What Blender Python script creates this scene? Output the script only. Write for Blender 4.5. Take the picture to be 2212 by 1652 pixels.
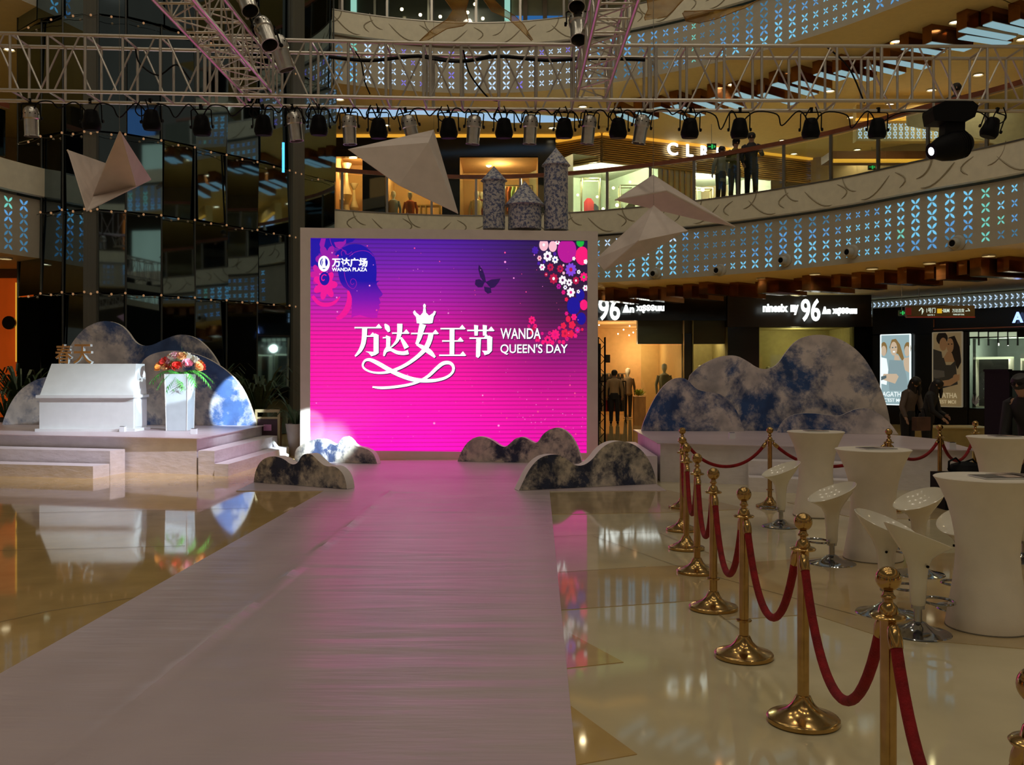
import bpy, bmesh, math, random
from mathutils import Vector, Matrix, Quaternion
R = math.radians
rnd = random.Random(7)
for o in list(bpy.data.objects): bpy.data.objects.remove(o)
sc = bpy.context.scene
COL = sc.collection
# ---------------------------------------------------------------- camera / exposure / world
FPX, CX, HY, CH = 2050.0, 1106.0, 807.0, 1.6
cam = bpy.data.cameras.new('camera'); co = bpy.data.objects.new('camera', cam); COL.objects.link(co)
cam.sensor_width = 36; cam.lens = FPX/2212*36; cam.shift_y = -(826-HY)/2212
cam.clip_start = 0.05; cam.clip_end = 300
co.location = (0, 0, CH); co.rotation_euler = (R(90), 0, 0)
sc.camera = co
vs = sc.view_settings
vs.view_transform = 'Standard'; vs.look = 'None'; vs.exposure = 0.0; vs.gamma = 1.0; vs.use_curve_mapping = False
sc.cycles.use_denoising = True
sc.cycles.max_bounces = 7; sc.cycles.diffuse_bounces = 3; sc.cycles.glossy_bounces = 4; sc.cycles.transmission_bounces = 4
sc.cycles.transparent_max_bounces = 10; sc.cycles.sample_clamp_indirect = 3.0
sc.cycles.caustics_reflective = False; sc.cycles.caustics_refractive = False
w = bpy.data.worlds.new('world'); sc.world = w; w.use_nodes = True
w.node_tree.nodes['Background'].inputs[0].default_value = (0.95, 0.80, 0.58, 1)
w.node_tree.nodes['Background'].inputs[1].default_value = 0.075

def P(px, py, Y): return Vector(((px-CX)*Y/FPX, Y, CH+(HY-py)*Y/FPX))
def Gz(px, py, z=0.0): return P(px, py, (CH-z)*FPX/(py-HY))
def XY(px, Y): return ((px-CX)*Y/FPX, Y)

def area_light(name, loc, size, sizey, power, color, target):
    l = bpy.data.lights.new(name, 'AREA'); l.shape = 'RECTANGLE'; l.size = size; l.size_y = sizey
    l.energy = power; l.color = color
    o = bpy.data.objects.new(name, l); COL.objects.link(o); o.location = loc
    o.rotation_euler = (Vector(target)-Vector(loc)).to_track_quat('-Z', 'Y').to_euler(); return o
def spot_light(name, loc, target, power, color, angle, blend=0.1, rad=0.04, parent=None):
    l = bpy.data.lights.new(name, 'SPOT'); l.energy = power; l.color = color; l.spot_size = R(angle); l.spot_blend = blend
    l.shadow_soft_size = rad
    o = bpy.data.objects.new(name, l); COL.objects.link(o); o.location = loc
    o.rotation_euler = (Vector(target)-Vector(loc)).to_track_quat('-Z', 'Y').to_euler(); return o
# added fill lamps, unseen, high above the open well
def fill_lamp(x, y, z, power):
    l = bpy.data.lights.get('atrium_fill_lamp') or bpy.data.lights.new('atrium_fill_lamp', 'POINT'); l.energy = power; l.color = (1.0, 0.86, 0.66); l.shadow_soft_size = 0.3
    o = bpy.data.objects.new('atrium_fill_lamp', l); COL.objects.link(o); o.location = (x, y, z)
for x_ in (-7.5, -2.5, 2.5, 7.5):
    for y_ in (-7, 1.5, 10, 18.5): fill_lamp(x_, y_, 22, 285)

# ---------------------------------------------------------------- materials
MATS = {}
def mat(name, col=(0.5,0.5,0.5), rough=0.5, metal=0.0, emit=None, es=0.0, var=0.08, nscale=6.0, bump=0.0, bscale=40.0, bstretch=(1,1,1), ior=1.5, alpha=1.0, coat=0.0, sheen=0.0):
    if name in MATS: return MATS[name]
    m = bpy.data.materials.new(name); m.use_nodes = True; nt = m.node_tree; b = nt.nodes['Principled BSDF']
    b.inputs['Roughness'].default_value = rough; b.inputs['Metallic'].default_value = metal; b.inputs['IOR'].default_value = ior
    b.inputs['Coat Weight'].default_value = coat; b.inputs['Sheen Weight'].default_value = sheen
    b.inputs['Base Color'].default_value = (*col, 1); b.inputs['Alpha'].default_value = alpha
    tc = nt.nodes.new('ShaderNodeTexCoord')
    if var > 0:
        n = nt.nodes.new('ShaderNodeTexNoise'); n.inputs['Scale'].default_value = nscale; n.inputs['Detail'].default_value = 3
        nt.links.new(tc.outputs['Object'], n.inputs['Vector'])
        r = nt.nodes.new('ShaderNodeValToRGB'); nt.links.new(n.outputs['Fac'], r.inputs[0])
        r.color_ramp.elements[0].position = 0.3; r.color_ramp.elements[1].position = 0.7
        r.color_ramp.elements[0].color = (*[max(0, c*(1-var)) for c in col], 1)
        r.color_ramp.elements[1].color = (*[min(1, c*(1+var)) for c in col], 1)
        nt.links.new(r.outputs[0], b.inputs['Base Color'])
    if bump > 0:
        mp = nt.nodes.new('ShaderNodeMapping'); mp.inputs['Scale'].default_value = bstretch
        nt.links.new(tc.outputs['Object'], mp.inputs[0])
        n2 = nt.nodes.new('ShaderNodeTexNoise'); n2.inputs['Scale'].default_value = bscale; n2.inputs['Detail'].default_value = 4
        nt.links.new(mp.outputs[0], n2.inputs['Vector'])
        bp = nt.nodes.new('ShaderNodeBump'); bp.inputs['Strength'].default_value = bump; bp.inputs['Distance'].default_value = 0.02
        nt.links.new(n2.outputs['Fac'], bp.inputs['Height']); nt.links.new(bp.outputs[0], b.inputs['Normal'])
    if emit is not None:
        b.inputs['Emission Color'].default_value = (*emit, 1); b.inputs['Emission Strength'].default_value = es
    MATS[name] = m; return m
def s2l(r, g, b):
    f = lambda c: ((c/255+0.055)/1.055)**2.4 if c/255 > 0.04045 else c/255/12.92
    return (f(r), f(g), f(b))
def emat(name, rgb, es=1.0): return mat(name, (0.02,0.02,0.02), 0.6, emit=s2l(*rgb), es=es, var=0)
M = mat
cream = M('cream_plaster', (0.62,0.56,0.42), 0.75, var=0.05)
band_m = M('white_relief_stone', (0.78,0.74,0.57), 0.6, var=0.05)
panel_m = M('grey_beige_panel', (0.50,0.46,0.36), 0.5, var=0.04)
soff_m = M('cream_soffit', (0.80,0.62,0.27), 0.7, var=0.03)
slab_m = M('walkway_stone', (0.7,0.6,0.42), 0.35, var=0.05)
swirl_m = M('carved_swirl', (0.36,0.32,0.22), 0.7, var=0.05)
darkgap = M('dark_blue_gap', (0.02,0.02,0.06), 0.6, var=0)
wood_rail = M('reddish_wood', (0.20,0.06,0.025), 0.3, var=0.25, nscale=3)
steel = M('brushed_steel', (0.35,0.33,0.29), 0.3, 1.0, var=0.05)
alu = M('aluminium_truss', (0.62,0.58,0.52), 0.38, 0.9, var=0.1, nscale=9)
black = M('matte_black', (0.003,0.003,0.004), 0.6, var=0)
black.node_tree.nodes['Principled BSDF'].inputs['Specular IOR Level'].default_value = 0.15
blackg = M('glossy_black_panel', (0.006,0.006,0.006), 0.15, var=0)
chrome = M('chrome', (0.42,0.43,0.45), 0.10, 1.0, var=0.03)
chromec = M('polished_aluminium_can', (0.62,0.60,0.55), 0.3, 0.95, var=0.1, nscale=12, bump=0.15, bscale=20)
brass = M('polished_brass', (0.50,0.32,0.12), 0.18, 1.0, var=0.15, nscale=14)
velvet = M('red_velvet', (0.26,0.004,0.008), 0.85, var=0.3, nscale=20, sheen=0.0, bump=0.3, bscale=120)
bronze = M('mirror_bronze', (0.30,0.13,0.05), 0.12, 0.85, var=0.2, nscale=2)
whitep = M('white_paint', (0.80,0.82,0.82), 0.45, var=0.03)
frame_m = M('white_foam_board', (0.74,0.68,0.62), 0.6, var=0.03)
edge_m = M('white_foam_edge', (0.85,0.82,0.78), 0.7, var=0.03)
spandex = M('white_spandex', (0.86,0.80,0.70), 0.8, var=0.04, bump=0.08, bscale=200)
shell_m = M('white_gloss_plastic', (0.84,0.80,0.68), 0.16, var=0.02)
paper_m = M('white_crane_board', (0.74,0.64,0.58), 0.7, var=0.05)
gold = M('gold_slat', (0.50,0.33,0.11), 0.35, 0.5, var=0.15)
goldlit = mat('gold_cove_light', (0.6,0.4,0.1), 0.6, emit=s2l(255,185,60), es=0.7, var=0)
stage_m = M('stage_cloth_white', (0.80,0.76,0.80), 0.42, var=0.05, bump=0.5, bscale=5, bstretch=(1,1,2.5))
jeans = M('dark_trousers', (0.01,0.01,0.013), 0.8, var=0.1)
skin_m = M('skin', (0.42,0.24,0.16), 0.6, var=0.05)
hair_m = M('black_hair', (0.008,0.006,0.006), 0.5, var=0.1)
green_l = M('leaf_green', (0.07,0.34,0.05), 0.45, var=0.4, nscale=10)
darkleaf = M('dark_foliage', (0.02,0.05,0.015), 0.5, var=0.4)
warmroom = M('warm_shop_interior', (0.75,0.50,0.24), 0.8, var=0.05)
paleroom = M('pale_shop_interior', (0.70,0.74,0.58), 0.8, var=0.04)
lampw = emat('downlight_glow', (255,236,190), 6.0)

def glass_mat(name, tint=(0.9,0.95,0.9), refl=0.08):
    m = bpy.data.materials.new(name); m.use_nodes = True; nt = m.node_tree; nt.nodes.clear()
    o = nt.nodes.new('ShaderNodeOutputMaterial'); mx = nt.nodes.new('ShaderNodeMixShader')
    t = nt.nodes.new('ShaderNodeBsdfTransparent'); t.inputs[0].default_value = (*tint, 1)
    g = nt.nodes.new('ShaderNodeBsdfGlossy'); g.inputs['Roughness'].default_value = 0.02
    f = nt.nodes.new('ShaderNodeFresnel'); f.inputs[0].default_value = 1.45
    nt.links.new(f.outputs[0], mx.inputs[0]); nt.links.new(t.outputs[0], mx.inputs[1]); nt.links.new(g.outputs[0], mx.inputs[2])
    nt.links.new(mx.outputs[0], o.inputs[0]); return m
glass = glass_mat('clear_glass'); vaseg = glass_mat('acrylic', (0.75,0.82,0.85))
def gauze_mat():
    m = bpy.data.materials.new('amber_gauze'); m.use_nodes = True; nt = m.node_tree; b = nt.nodes['Principled BSDF']
    b.inputs['Base Color'].default_value = (0.55,0.30,0.03,1); b.inputs['Roughness'].default_value = 0.7
    tc = nt.nodes.new('ShaderNodeTexCoord'); n = nt.nodes.new('ShaderNodeTexNoise'); n.inputs['Scale'].default_value = 3
    r = nt.nodes.new('ShaderNodeMapRange'); r.inputs[3].default_value = 0.2; r.inputs[4].default_value = 0.65
    nt.links.new(tc.outputs['Object'], n.inputs['Vector']); nt.links.new(n.outputs['Fac'], r.inputs[0]); nt.links.new(r.outputs[0], b.inputs['Alpha'])
    return m
gauze = gauze_mat()
def cloud_mat(name, blue, pale, scale=1.0, seed=0.0, lo=0.42, hi=0.58):
    m = bpy.data.materials.new(name); m.use_nodes = True; nt = m.node_tree; b = nt.nodes['Principled BSDF']
    b.inputs['Roughness'].default_value = 0.55
    tc = nt.nodes.new('ShaderNodeTexCoord'); mp = nt.nodes.new('ShaderNodeMapping'); mp.inputs['Location'].default_value = (seed, seed*1.7, seed*0.6)
    nt.links.new(tc.outputs['Object'], mp.inputs[0])
    n = nt.nodes.new('ShaderNodeTexNoise'); n.inputs['Scale'].default_value = scale; n.inputs['Detail'].default_value = 13
    n.inputs['Roughness'].default_value = 0.66; n.inputs['Distortion'].default_value = 0.2; n.inputs['Lacunarity'].default_value = 2.2
    nt.links.new(mp.outputs[0], n.inputs['Vector'])
    r = nt.nodes.new('ShaderNodeValToRGB'); e = r.color_ramp.elements
    e[0].position = lo; e[0].color = (*blue, 1); e[1].position = hi; e[1].color = (*pale, 1)
    k = e.new((lo+hi)/2); k.color = (*[(a*0.6+c*0.4) for a, c in zip(blue, pale)], 1)
    nt.links.new(n.outputs['Fac'], r.inputs[0])
    n2 = nt.nodes.new('ShaderNodeTexNoise'); n2.inputs['Scale'].default_value = scale*4; n2.inputs['Detail'].default_value = 6
    nt.links.new(mp.outputs[0], n2.inputs['Vector'])
    r2 = nt.nodes.new('ShaderNodeValToRGB'); r2.color_ramp.elements[0].position = 0.35; r2.color_ramp.elements[0].color = (0.42,0.45,0.52,1)
    r2.color_ramp.elements[1].position = 0.6; nt.links.new(n2.outputs['Fac'], r2.inputs[0])
    mx = nt.nodes.new('ShaderNodeMix'); mx.data_type = 'RGBA'; mx.blend_type = 'MULTIPLY'; mx.inputs[0].default_value = 0.75
    nt.links.new(r.outputs[0], mx.inputs[6]); nt.links.new(r2.outputs[0], mx.inputs[7]); nt.links.new(mx.outputs[2], b.inputs['Base Color'])
    return m
cloud_big = cloud_mat('sky_print_blue', (0.03,0.09,0.27), (0.74,0.68,0.66), 0.85, 3.1, 0.43, 0.53)
cloud_bl = cloud_mat('sky_print_left', (0.05,0.11,0.29), (0.72,0.68,0.66), 0.85, 9.4, 0.42, 0.54)
cloud_sm = cloud_mat('sky_print_small', (0.03,0.045,0.10), (0.66,0.60,0.50), 2.4, 5.2, 0.42, 0.55)
rock_m = cloud_mat('castle_rock_print', (0.10,0.13,0.27), (0.60,0.58,0.58), 20.0, 1.0, 0.44, 0.52)

# ---------------------------------------------------------------- mesh helpers
class MB:
    def __init__(s): s.v = []; s.f = []; s.m = []; s.mi = 0
    def quad(s, *pts):
        i = len(s.v); s.v += [tuple(p) for p in pts]; s.f.append(tuple(range(i, i+len(pts)))); s.m.append(s.mi); return s
    def box(s, c, d, rz=0.0):
        x, y, z = [k/2 for k in d]; cs, sn = math.cos(rz), math.sin(rz); i = len(s.v)
        for a in (-x, x):
            for b in (-y, y):
                for e in (-z, z): s.v.append((c[0]+a*cs-b*sn, c[1]+a*sn+b*cs, c[2]+e))
        for f in ((0,1,3,2),(4,6,7,5),(0,4,5,1),(2,3,7,6),(0,2,6,4),(1,5,7,3)): s.f.append(tuple(i+k for k in f)); s.m.append(s.mi)
        return s
    def tube(s, pts, r, n=8, cap=True):
        pts = [Vector(p) for p in pts]; rs = r if isinstance(r, (list, tuple)) else [r]*len(pts); i0 = len(s.v)
        up = Vector((0,0,1)); prev = None
        for k, p in enumerate(pts):
            d = (pts[min(k+1, len(pts)-1)]-pts[max(k-1, 0)]).normalized()
            if prev is None:
                a = d.cross(up); a = d.cross(Vector((1,0,0))) if a.length < 1e-3 else a
            else:
                a = prev - d*prev.dot(d)
            a.normalize(); prev = a; b = d.cross(a)
            for j in range(n):
                t = 2*math.pi*j/n; q = p+(a*math.cos(t)+b*math.sin(t))*rs[k]; s.v.append(tuple(q))
        for k in range(len(pts)-1):
            for j in range(n):
                s.f.append((i0+k*n+j, i0+k*n+(j+1)%n, i0+(k+1)*n+(j+1)%n, i0+(k+1)*n+j)); s.m.append(s.mi)
        if cap:
            s.f.append(tuple(i0+j for j in range(n))[::-1]); s.m.append(s.mi)
            s.f.append(tuple(i0+(len(pts)-1)*n+j for j in range(n))); s.m.append(s.mi)
        return s
    def lathe(s, prof, n=24, c=(0,0,0), mtx=None):
        i0 = len(s.v)
        for r, z in prof:
            for j in range(n):
                t = 2*math.pi*j/n; q = Vector((r*math.cos(t), r*math.sin(t), z))
                if mtx: q = mtx @ q
                s.v.append(tuple(q+Vector(c)))
        for k in range(len(prof)-1):
            for j in range(n):
                s.f.append((i0+k*n+j, i0+k*n+(j+1)%n, i0+(k+1)*n+(j+1)%n, i0+(k+1)*n+j)); s.m.append(s.mi)
        if prof[0][0] > 1e-4: s.f.append(tuple(i0+j for j in range(n))[::-1]); s.m.append(s.mi)
        if prof[-1][0] > 1e-4: s.f.append(tuple(i0+(len(prof)-1)*n+j for j in range(n))); s.m.append(s.mi)
        return s
    def prism(s, pts, off, side_mi=None):
        """pts: 3D outline; off: vector of extrusion"""
        i = len(s.v); n = len(pts); off = Vector(off)
        s.v += [tuple(p) for p in pts]+[tuple(Vector(p)+off) for p in pts]
        s.f.append(tuple(range(i, i+n))); s.m.append(s.mi)
        s.f.append(tuple(range(i+2*n-1, i+n-1, -1))); s.m.append(s.mi)
        for k in range(n):
            s.f.append((i+k, i+n+k, i+n+(k+1)%n, i+(k+1)%n)); s.m.append(s.mi if side_mi is None else side_mi)
        return s
    def build(s, name, m, parent=None, smooth=False, origin=None, tri=False):
        me = bpy.data.meshes.new(name); vv = s.v
        if origin is not None: o_ = Vector(origin); vv = [tuple(Vector(v)-o_) for v in vv]
        me.from_pydata(vv, [], s.f)
        for x in (m if isinstance(m, (list, tuple)) else [m]): me.materials.append(x)
        if any(s.m):
            for p, k in zip(me.polygons, s.m): p.material_index = k
        if tri:
            b = bmesh.new(); b.from_mesh(me); bmesh.ops.triangulate(b, faces=[f for f in b.faces if len(f.verts) > 4]); b.to_mesh(me); b.free()
        else:
            b = bmesh.new(); b.from_mesh(me); bmesh.ops.recalc_face_normals(b, faces=b.faces); b.to_mesh(me); b.free()
        if smooth:
            me.polygons.foreach_set('use_smooth', [True]*len(me.polygons)); me.set_sharp_from_angle(angle=R(38))
        o = bpy.data.objects.new(name, me); COL.objects.link(o)
        if origin is not None: o.location = origin
        if parent: o.parent = parent
        return o
def mobj(name, me, parent=None, loc=(0,0,0), rot=None, scale=None):
    o = bpy.data.objects.new(name, me); COL.objects.link(o); o.location = loc
    if rot is not None:
        if isinstance(rot, Quaternion): o.rotation_mode = 'QUATERNION'; o.rotation_quaternion = rot
        else: o.rotation_euler = rot
    if scale is not None: o.scale = scale
    if parent: o.parent = parent
    return o
ORD = ['first','second','third','fourth','fifth','sixth','seventh','eighth','ninth','tenth','eleventh','twelfth','thirteenth','fourteenth','fifteenth','sixteenth','seventeenth','eighteenth','nineteenth','twentieth']
def ordn(i): return ORD[i] if i < 20 else 'twenty-'+ORD[i-20]
def tag(o, label=None, cat=None, group=None, kind=None):
    if label: o['label'] = label
    if cat: o['category'] = cat
    if group: o['group'] = group
    if kind: o['kind'] = kind
    return o
def empty(name, loc=(0,0,0), rz=0.0, label=None, cat=None, group=None, kind=None):
    o = bpy.data.objects.new(name, None); COL.objects.link(o); o.location = loc; o.rotation_euler = (0,0,rz); o.empty_display_size = 0.1
    return tag(o, label, cat, group, kind)
def copy_tree(o, parent=None):
    c = o.copy(); COL.objects.link(c); c.parent = parent
    for ch in list(o.children): copy_tree(ch, c)
    return c
_cyl = {}
def unit_cyl(m, n=8):
    k = (m.name, n)
    if k not in _cyl:
        o = MB().tube([(0,0,0),(0,0,1)], 1.0, n).build('tube', m, smooth=True); _cyl[k] = o.data; bpy.data.objects.remove(o)
    return _cyl[k]
def bar(name, a, b, r, m, parent=None, n=8):
    a, b = Vector(a), Vector(b); d = b-a
    if parent is not None and parent.type == 'EMPTY' and False: pass
    return mobj(name, unit_cyl(m, n), parent, a, d.to_track_quat('Z', 'Y'), (r, r, d.length))
_box = {}
def unit_box(m):
    if m.name not in _box:
        o = MB().box((0,0,0), (1,1,1)).build('block', m); _box[m.name] = o.data; bpy.data.objects.remove(o)
    return _box[m.name]
def block(name, c, d, m, parent=None, rz=0.0, kind=None):
    o = mobj(name, unit_box(m), parent, c, (0,0,rz), d)
    if kind: o['kind'] = kind
    return o
def blockpx(name, x0, y0, x1, y1, Y, depth, m, parent=None, kind=None):
    a = P(x0, y1, Y); b = P(x1, y0, Y)
    return block(name, ((a.x+b.x)/2, Y+depth/2, (a.z+b.z)/2), (b.x-a.x, depth, b.z-a.z), m, parent, kind=kind)
def text_mesh(s, size, ext=0.0, bevel=0.0, align='LEFT'):
    c = bpy.data.curves.new('lettering', 'FONT'); c.body = s; c.size = size; c.extrude = ext; c.offset = bevel; c.align_x = align; c.resolution_u = 4
    t = bpy.data.objects.new('lettering', c); COL.objects.link(t)
    dg = bpy.context.evaluated_depsgraph_get(); dg.update()
    me = bpy.data.meshes.new_from_object(t.evaluated_get(dg)); bpy.data.objects.remove(t); bpy.data.curves.remove(c)
    return me
def text_box(name, s, p0, p1, zb, zt, m, parent=None, ext=0.01, bold=0.0, flipx=False):
    """lettering fitted between ground points p0,p1 (left,right), heights zb..zt, facing the viewer side"""
    me = text_mesh(s, 1.0, 0.0, bold)
    xs = [v.co.x for v in me.vertices]; ys = [v.co.y for v in me.vertices]
    x0, x1, y0, y1 = min(xs), max(xs), min(ys), max(ys)
    p0, p1 = Vector((*p0[:2], 0)), Vector((*p1[:2], 0)); d = p1-p0; n = Vector((d.y, -d.x, 0)).normalized()
    vs_ = [];
    for v in me.vertices:
        u = (v.co.x-x0)/(x1-x0); u = 1-u if flipx else u
        q = p0+d*u; vs_.append(q+Vector((0,0,zb+(zt-zb)*(v.co.y-y0)/(y1-y0))))
    b = MB(); b.v = [tuple(q+n*ext) for q in vs_]+[tuple(q) for q in vs_]; N = len(vs_)
    for p in me.polygons:
        b.f.append(tuple(p.vertices)); b.m.append(0)
    es = {}
    for p in me.polygons:
        vv = list(p.vertices)
        for a, c in zip(vv, vv[1:]+vv[:1]): es[(a, c)] = es.get((a, c), 0)+1
    for (a, c) in es:
        if (c, a) not in es: b.f.append((a, c, c+N, a+N)); b.m.append(0)
    bpy.data.meshes.remove(me)
    o = MB.build(b, name, m, parent)
    return o

# ---------------------------------------------------------------- atrium ring in plan
RP_ = [(-13.2,4),(-12.9,12),(-11.4,19.4),(-10.4,22.4),(-8.2,25.2),(-4.84,27.4),(-1.48,28.3),(1.68,27.8),(4.98,25.9),(7.6,23.3),(9.1,20.9),(10.3,19.0),(11.7,15.2),(12.4,11),(12.5,4),(10.5,-6),(5,-12.5),(-1,-14.5),(-7,-12.5),(-12,-5)]
def _cr(p0, p1, p2, p3, t):
    return tuple(0.5*((2*b)+(-a+c)*t+(2*a-5*b+4*c-d)*t*t+(-a+3*b-3*c+d)*t**3) for a, b, c, d in zip(p0, p1, p2, p3))
ring = []
for i in range(len(RP_)):
    for k in range(16): ring.append(Vector(_cr(RP_[i-1], RP_[i], RP_[(i+1) % len(RP_)], RP_[(i+2) % len(RP_)], k/16)))
NR = len(ring); cum = [0.0]
for i in range(NR): cum.append(cum[-1]+(ring[(i+1) % NR]-ring[i]).length)
LEN = cum[-1]
nrm = []
for i in range(NR):
    d = ring[(i+1) % NR]-ring[i-1]; nrm.append(Vector((-d.y, d.x)).normalized())   # outward (ring runs clockwise seen from above)
import bisect
def ringp(s, off=0.0):
    s %= LEN; i = min(bisect.bisect_right(cum, s)-1, NR-1); t = (s-cum[i])/max(1e-9, cum[i+1]-cum[i])
    p = ring[i].lerp(ring[(i+1) % NR], t); n = nrm[i].lerp(nrm[(i+1) % NR], t).normalized()
    return p+n*off, n
def s_of_px(px):
    best = None
    for i in range(NR):
        p = ring[i]
        if p.y < 12: continue
        e = abs(CX+p.x*FPX/p.y-px)
        if best is None or e < best[0]: best = (e, cum[i])
    return best[1]
S_L, S_R = s_of_px(-110), s_of_px(2330)
if S_R < S_L: S_R += LEN
def sweep(name, prof, s0, s1, m, parent=None, step=0.5, smooth=True, kind='structure'):
    n = max(2, int((s1-s0)/step)); b = MB(); k = len(prof)
    for i in range(n+1):
        s = s0+(s1-s0)*i/n
        for off, z in prof:
            p, _ = ringp(s, off); b.v.append((p.x, p.y, z))
    for i in range(n):
        for j in range(k-1):
            b.f.append((i*k+j, (i+1)*k+j, (i+1)*k+j+1, i*k+j+1)); b.m.append(0)
    o = b.build(name, m, parent, smooth=smooth)
    if kind: o['kind'] = kind
    return o
S_B = S_R; S_E = S_L+LEN        # the part of the ring behind and beside the camera
PL = 4.25; ZF = 6.2; DZ = 5.75
# ---------------------------------------------------------------- ground floor
tan = M('tan_marble', (0.64,0.45,0.19), 0.045, var=0.10, nscale=3); creamf = M('cream_marble', (0.72,0.64,0.42), 0.055, var=0.06, nscale=2.5)
midf = M('light_tan_marble', (0.58,0.45,0.25), 0.055, var=0.08, nscale=2.5)
for mm in (tan, creamf, midf): mm.node_tree.nodes['Principled BSDF'].inputs['IOR'].default_value = 1.5
fl = MB().box((0, 10, -0.1), (60, 76, 0.2)).build('floor', creamf); fl['kind'] = 'structure'
def floor_poly(pts, m, z=0.002, name='marble_inlay'):
    b = MB().prism([Vector((x, y, z)) for x, y in pts], (0, 0, -0.004)); return b.build(name, m, fl)
floor_poly([(-28,-5),(-2.0,-5),(-2.0,12.9),(-28,12.9)], tan)
floor_poly([(-28,12.9),(-2.0,12.9),(-2.0,30),(-28,30)], tan)
floor_poly([(-2.0,18.0),(2.2,18.0),(2.2,34),(-2.0,34)], tan)
floor_poly([(2.2,15.0),(24,15.0),(24,34),(2.2,34)], tan)
g = lambda x, y: tuple(Gz(x, y).xy)
floor_poly([g(1150,1237),g(1208,1237),g(1395,1225),g(1620,1215),g(1830,1200),g(2300,1190),g(2500,1350),g(2212,1402),g(1904,1376),g(1755,1327),g(1630,1336),g(1563,1338),g(1508,1297),g(1215,1318),g(1150,1320)], midf, 0.004)
floor_poly([g(1230,1368),g(1347,1431),g(1225,1444)], tan, 0.004); floor_poly([g(1225,1520),g(1376,1630),g(1230,1656)], tan, 0.004)
floor_poly([g(1150,1066),g(1440,1058),g(1620,1100),g(1420,1108),g(1150,1112)], midf, 0.004)
floor_poly([g(1700,1085),g(2300,1075),g(2400,1125),g(1850,1120)], midf, 0.004)
jm = M('floor_joint', (0.30,0.23,0.12), 0.4, var=0)
def joint(a, b_, w=0.005, z=0.0065):
    a, b_ = Vector((*g(*a), z)), Vector((*g(*b_), z)); d = b_-a
    block('floor_joint', (a+b_)/2, (d.length, w, 0.001), jm, fl, math.atan2(d.y, d.x))
for a, b_ in (((1280,1158),(1467,1225)),((1208,1237),(1395,1225)),((1467,1225),(1850,1330)),((1190,1160),(1420,1150)),((1420,1150),(1640,1240)),((100,1322),(440,1268)),((0,1345),(100,1322)),((0,1110),(540,1098)),((0,1190),(400,1180)),((1510,1297),(1610,1370))):
    joint(a, b_)
# ---------------------------------------------------------------- the storeys
petal_shapes = {}
def flower_mesh(m):
    if m.name in petal_shapes: return petal_shapes[m.name]
    b = MB()
    for q in range(4):
        a = math.atan2(0.46*(1 if q < 2 else -1), 0.33*(1 if q % 2 else -1)); ca, sa = math.cos(a), math.sin(a)
        pts = []
        for u, v in ((0.05,0),(0.18,0.062),(0.34,0.082),(0.46,0.05),(0.54,0),(0.46,-0.05),(0.34,-0.082),(0.18,-0.062)):
            pts.append(Vector((u*ca-v*sa, -0.03, u*sa+v*ca)))
        b.prism(pts, (0, 0.06, 0))
    o = b.build('flower_light', m); me = o.data; bpy.data.objects.remove(o); petal_shapes[m.name] = me; return me
fm = [emat('flower_cyan', (120,205,245), 0.95), emat('flower_blue', (96,165,225), 0.85), emat('flower_dim', (70,125,160), 0.8), emat('flower_teal', (120,220,205), 0.85), emat('flower_white', (190,220,250), 1.1), emat('flower_violet', (130,120,235), 0.95)]
def flowers(level, s0, s1, parent, z0, rows=4, off=0.14, stuff=False):
    s = s0; k = 0; inst = []
    while s < s1:
        ph = 0.5-0.5*math.cos(2*math.pi*k/12.0+(0.9 if level == 1 else 2.2)); sz = 0.52+0.48*ph
        s += 0.35*(0.72+0.5*ph)*0.5
        for r in range(rows):
            t = (k*0.37+level) % 6.28
            wv = math.sin(k*0.19+r*0.8+level*2)
            i = 1
            if wv > 0.35: i = 0
            elif wv < -0.45: i = 2
            if rnd.random() < 0.02 or (level == 1 and k == 31) or (level == 2 and k % 23 == 9): i = 3
            px = CX+ringp(s)[0].x*FPX/max(1, ringp(s)[0].y)
            if level == 2 and 780 < px < 1270 : i = 4 if rnd.random() < 0.88 else 5
            if level == 1 and 1290 < px < 1470: i = 4 if wv > -0.5 else 0
            inst.append((s, z0-0.16-0.305*r, sz, i))
        s += 0.35*(0.72+0.5*ph)*0.5; k += 1
    if stuff:
        b = MB()
        for s, z, sz, i in inst:
            p, n = ringp(s, off); q = math.atan2(n.y, n.x)-math.pi/2; cs, sn = math.cos(q), math.sin(q); me = flower_mesh(fm[i])
            b.mi = i; i0 = len(b.v)
            for v in me.vertices:
                x, y, zz = v.co.x*sz*0.36, v.co.y*0.3, v.co.z*sz*0.36
                b.v.append((p.x+x*cs-y*sn, p.y+x*sn+y*cs, z+zz))
            for f in me.polygons: b.f.append(tuple(i0+a for a in f.vertices)); b.m.append(i)
        o = b.build('flower_lights', fm, parent); o['kind'] = 'stuff'; return
    for s, z, sz, i in inst[:300]:
        p, n = ringp(s, off); mobj('flower_light', flower_mesh(fm[i]), parent, (p.x, p.y, z), (0,0,math.atan2(n.y, n.x)-math.pi/2), (sz*0.34, 0.3, sz*0.295))
def swirl_meshes():
    out = []
    for k in range(3):
        b = MB(); 
        if k == 0: pts = [(math.cos(t)*0.32, 0.42-abs(math.sin(t))*0.0-0.0+(-0.5*math.sin(t))) for t in [i*0.22 for i in range(8)]]
        elif k == 1: pts = [(-0.3+0.09*i, 0.15-0.5*math.sin(i*0.26)) for i in range(8)]
        else: pts = [(-0.1+0.22*math.sin(i*0.45), 0.2-0.07*i) for i in range(7)]
        b.tube([(x, 0, z*0.8) for x, z in pts], [0.006]+[0.016]*(len(pts)-2)+[0.005], 4)
        o = b.build('carved_swirl', swirl_m); out.append(o.data); bpy.data.objects.remove(o)
    return out
SW = swirl_meshes()
RG = {}
dl_mesh = None
DLN = {}
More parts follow.
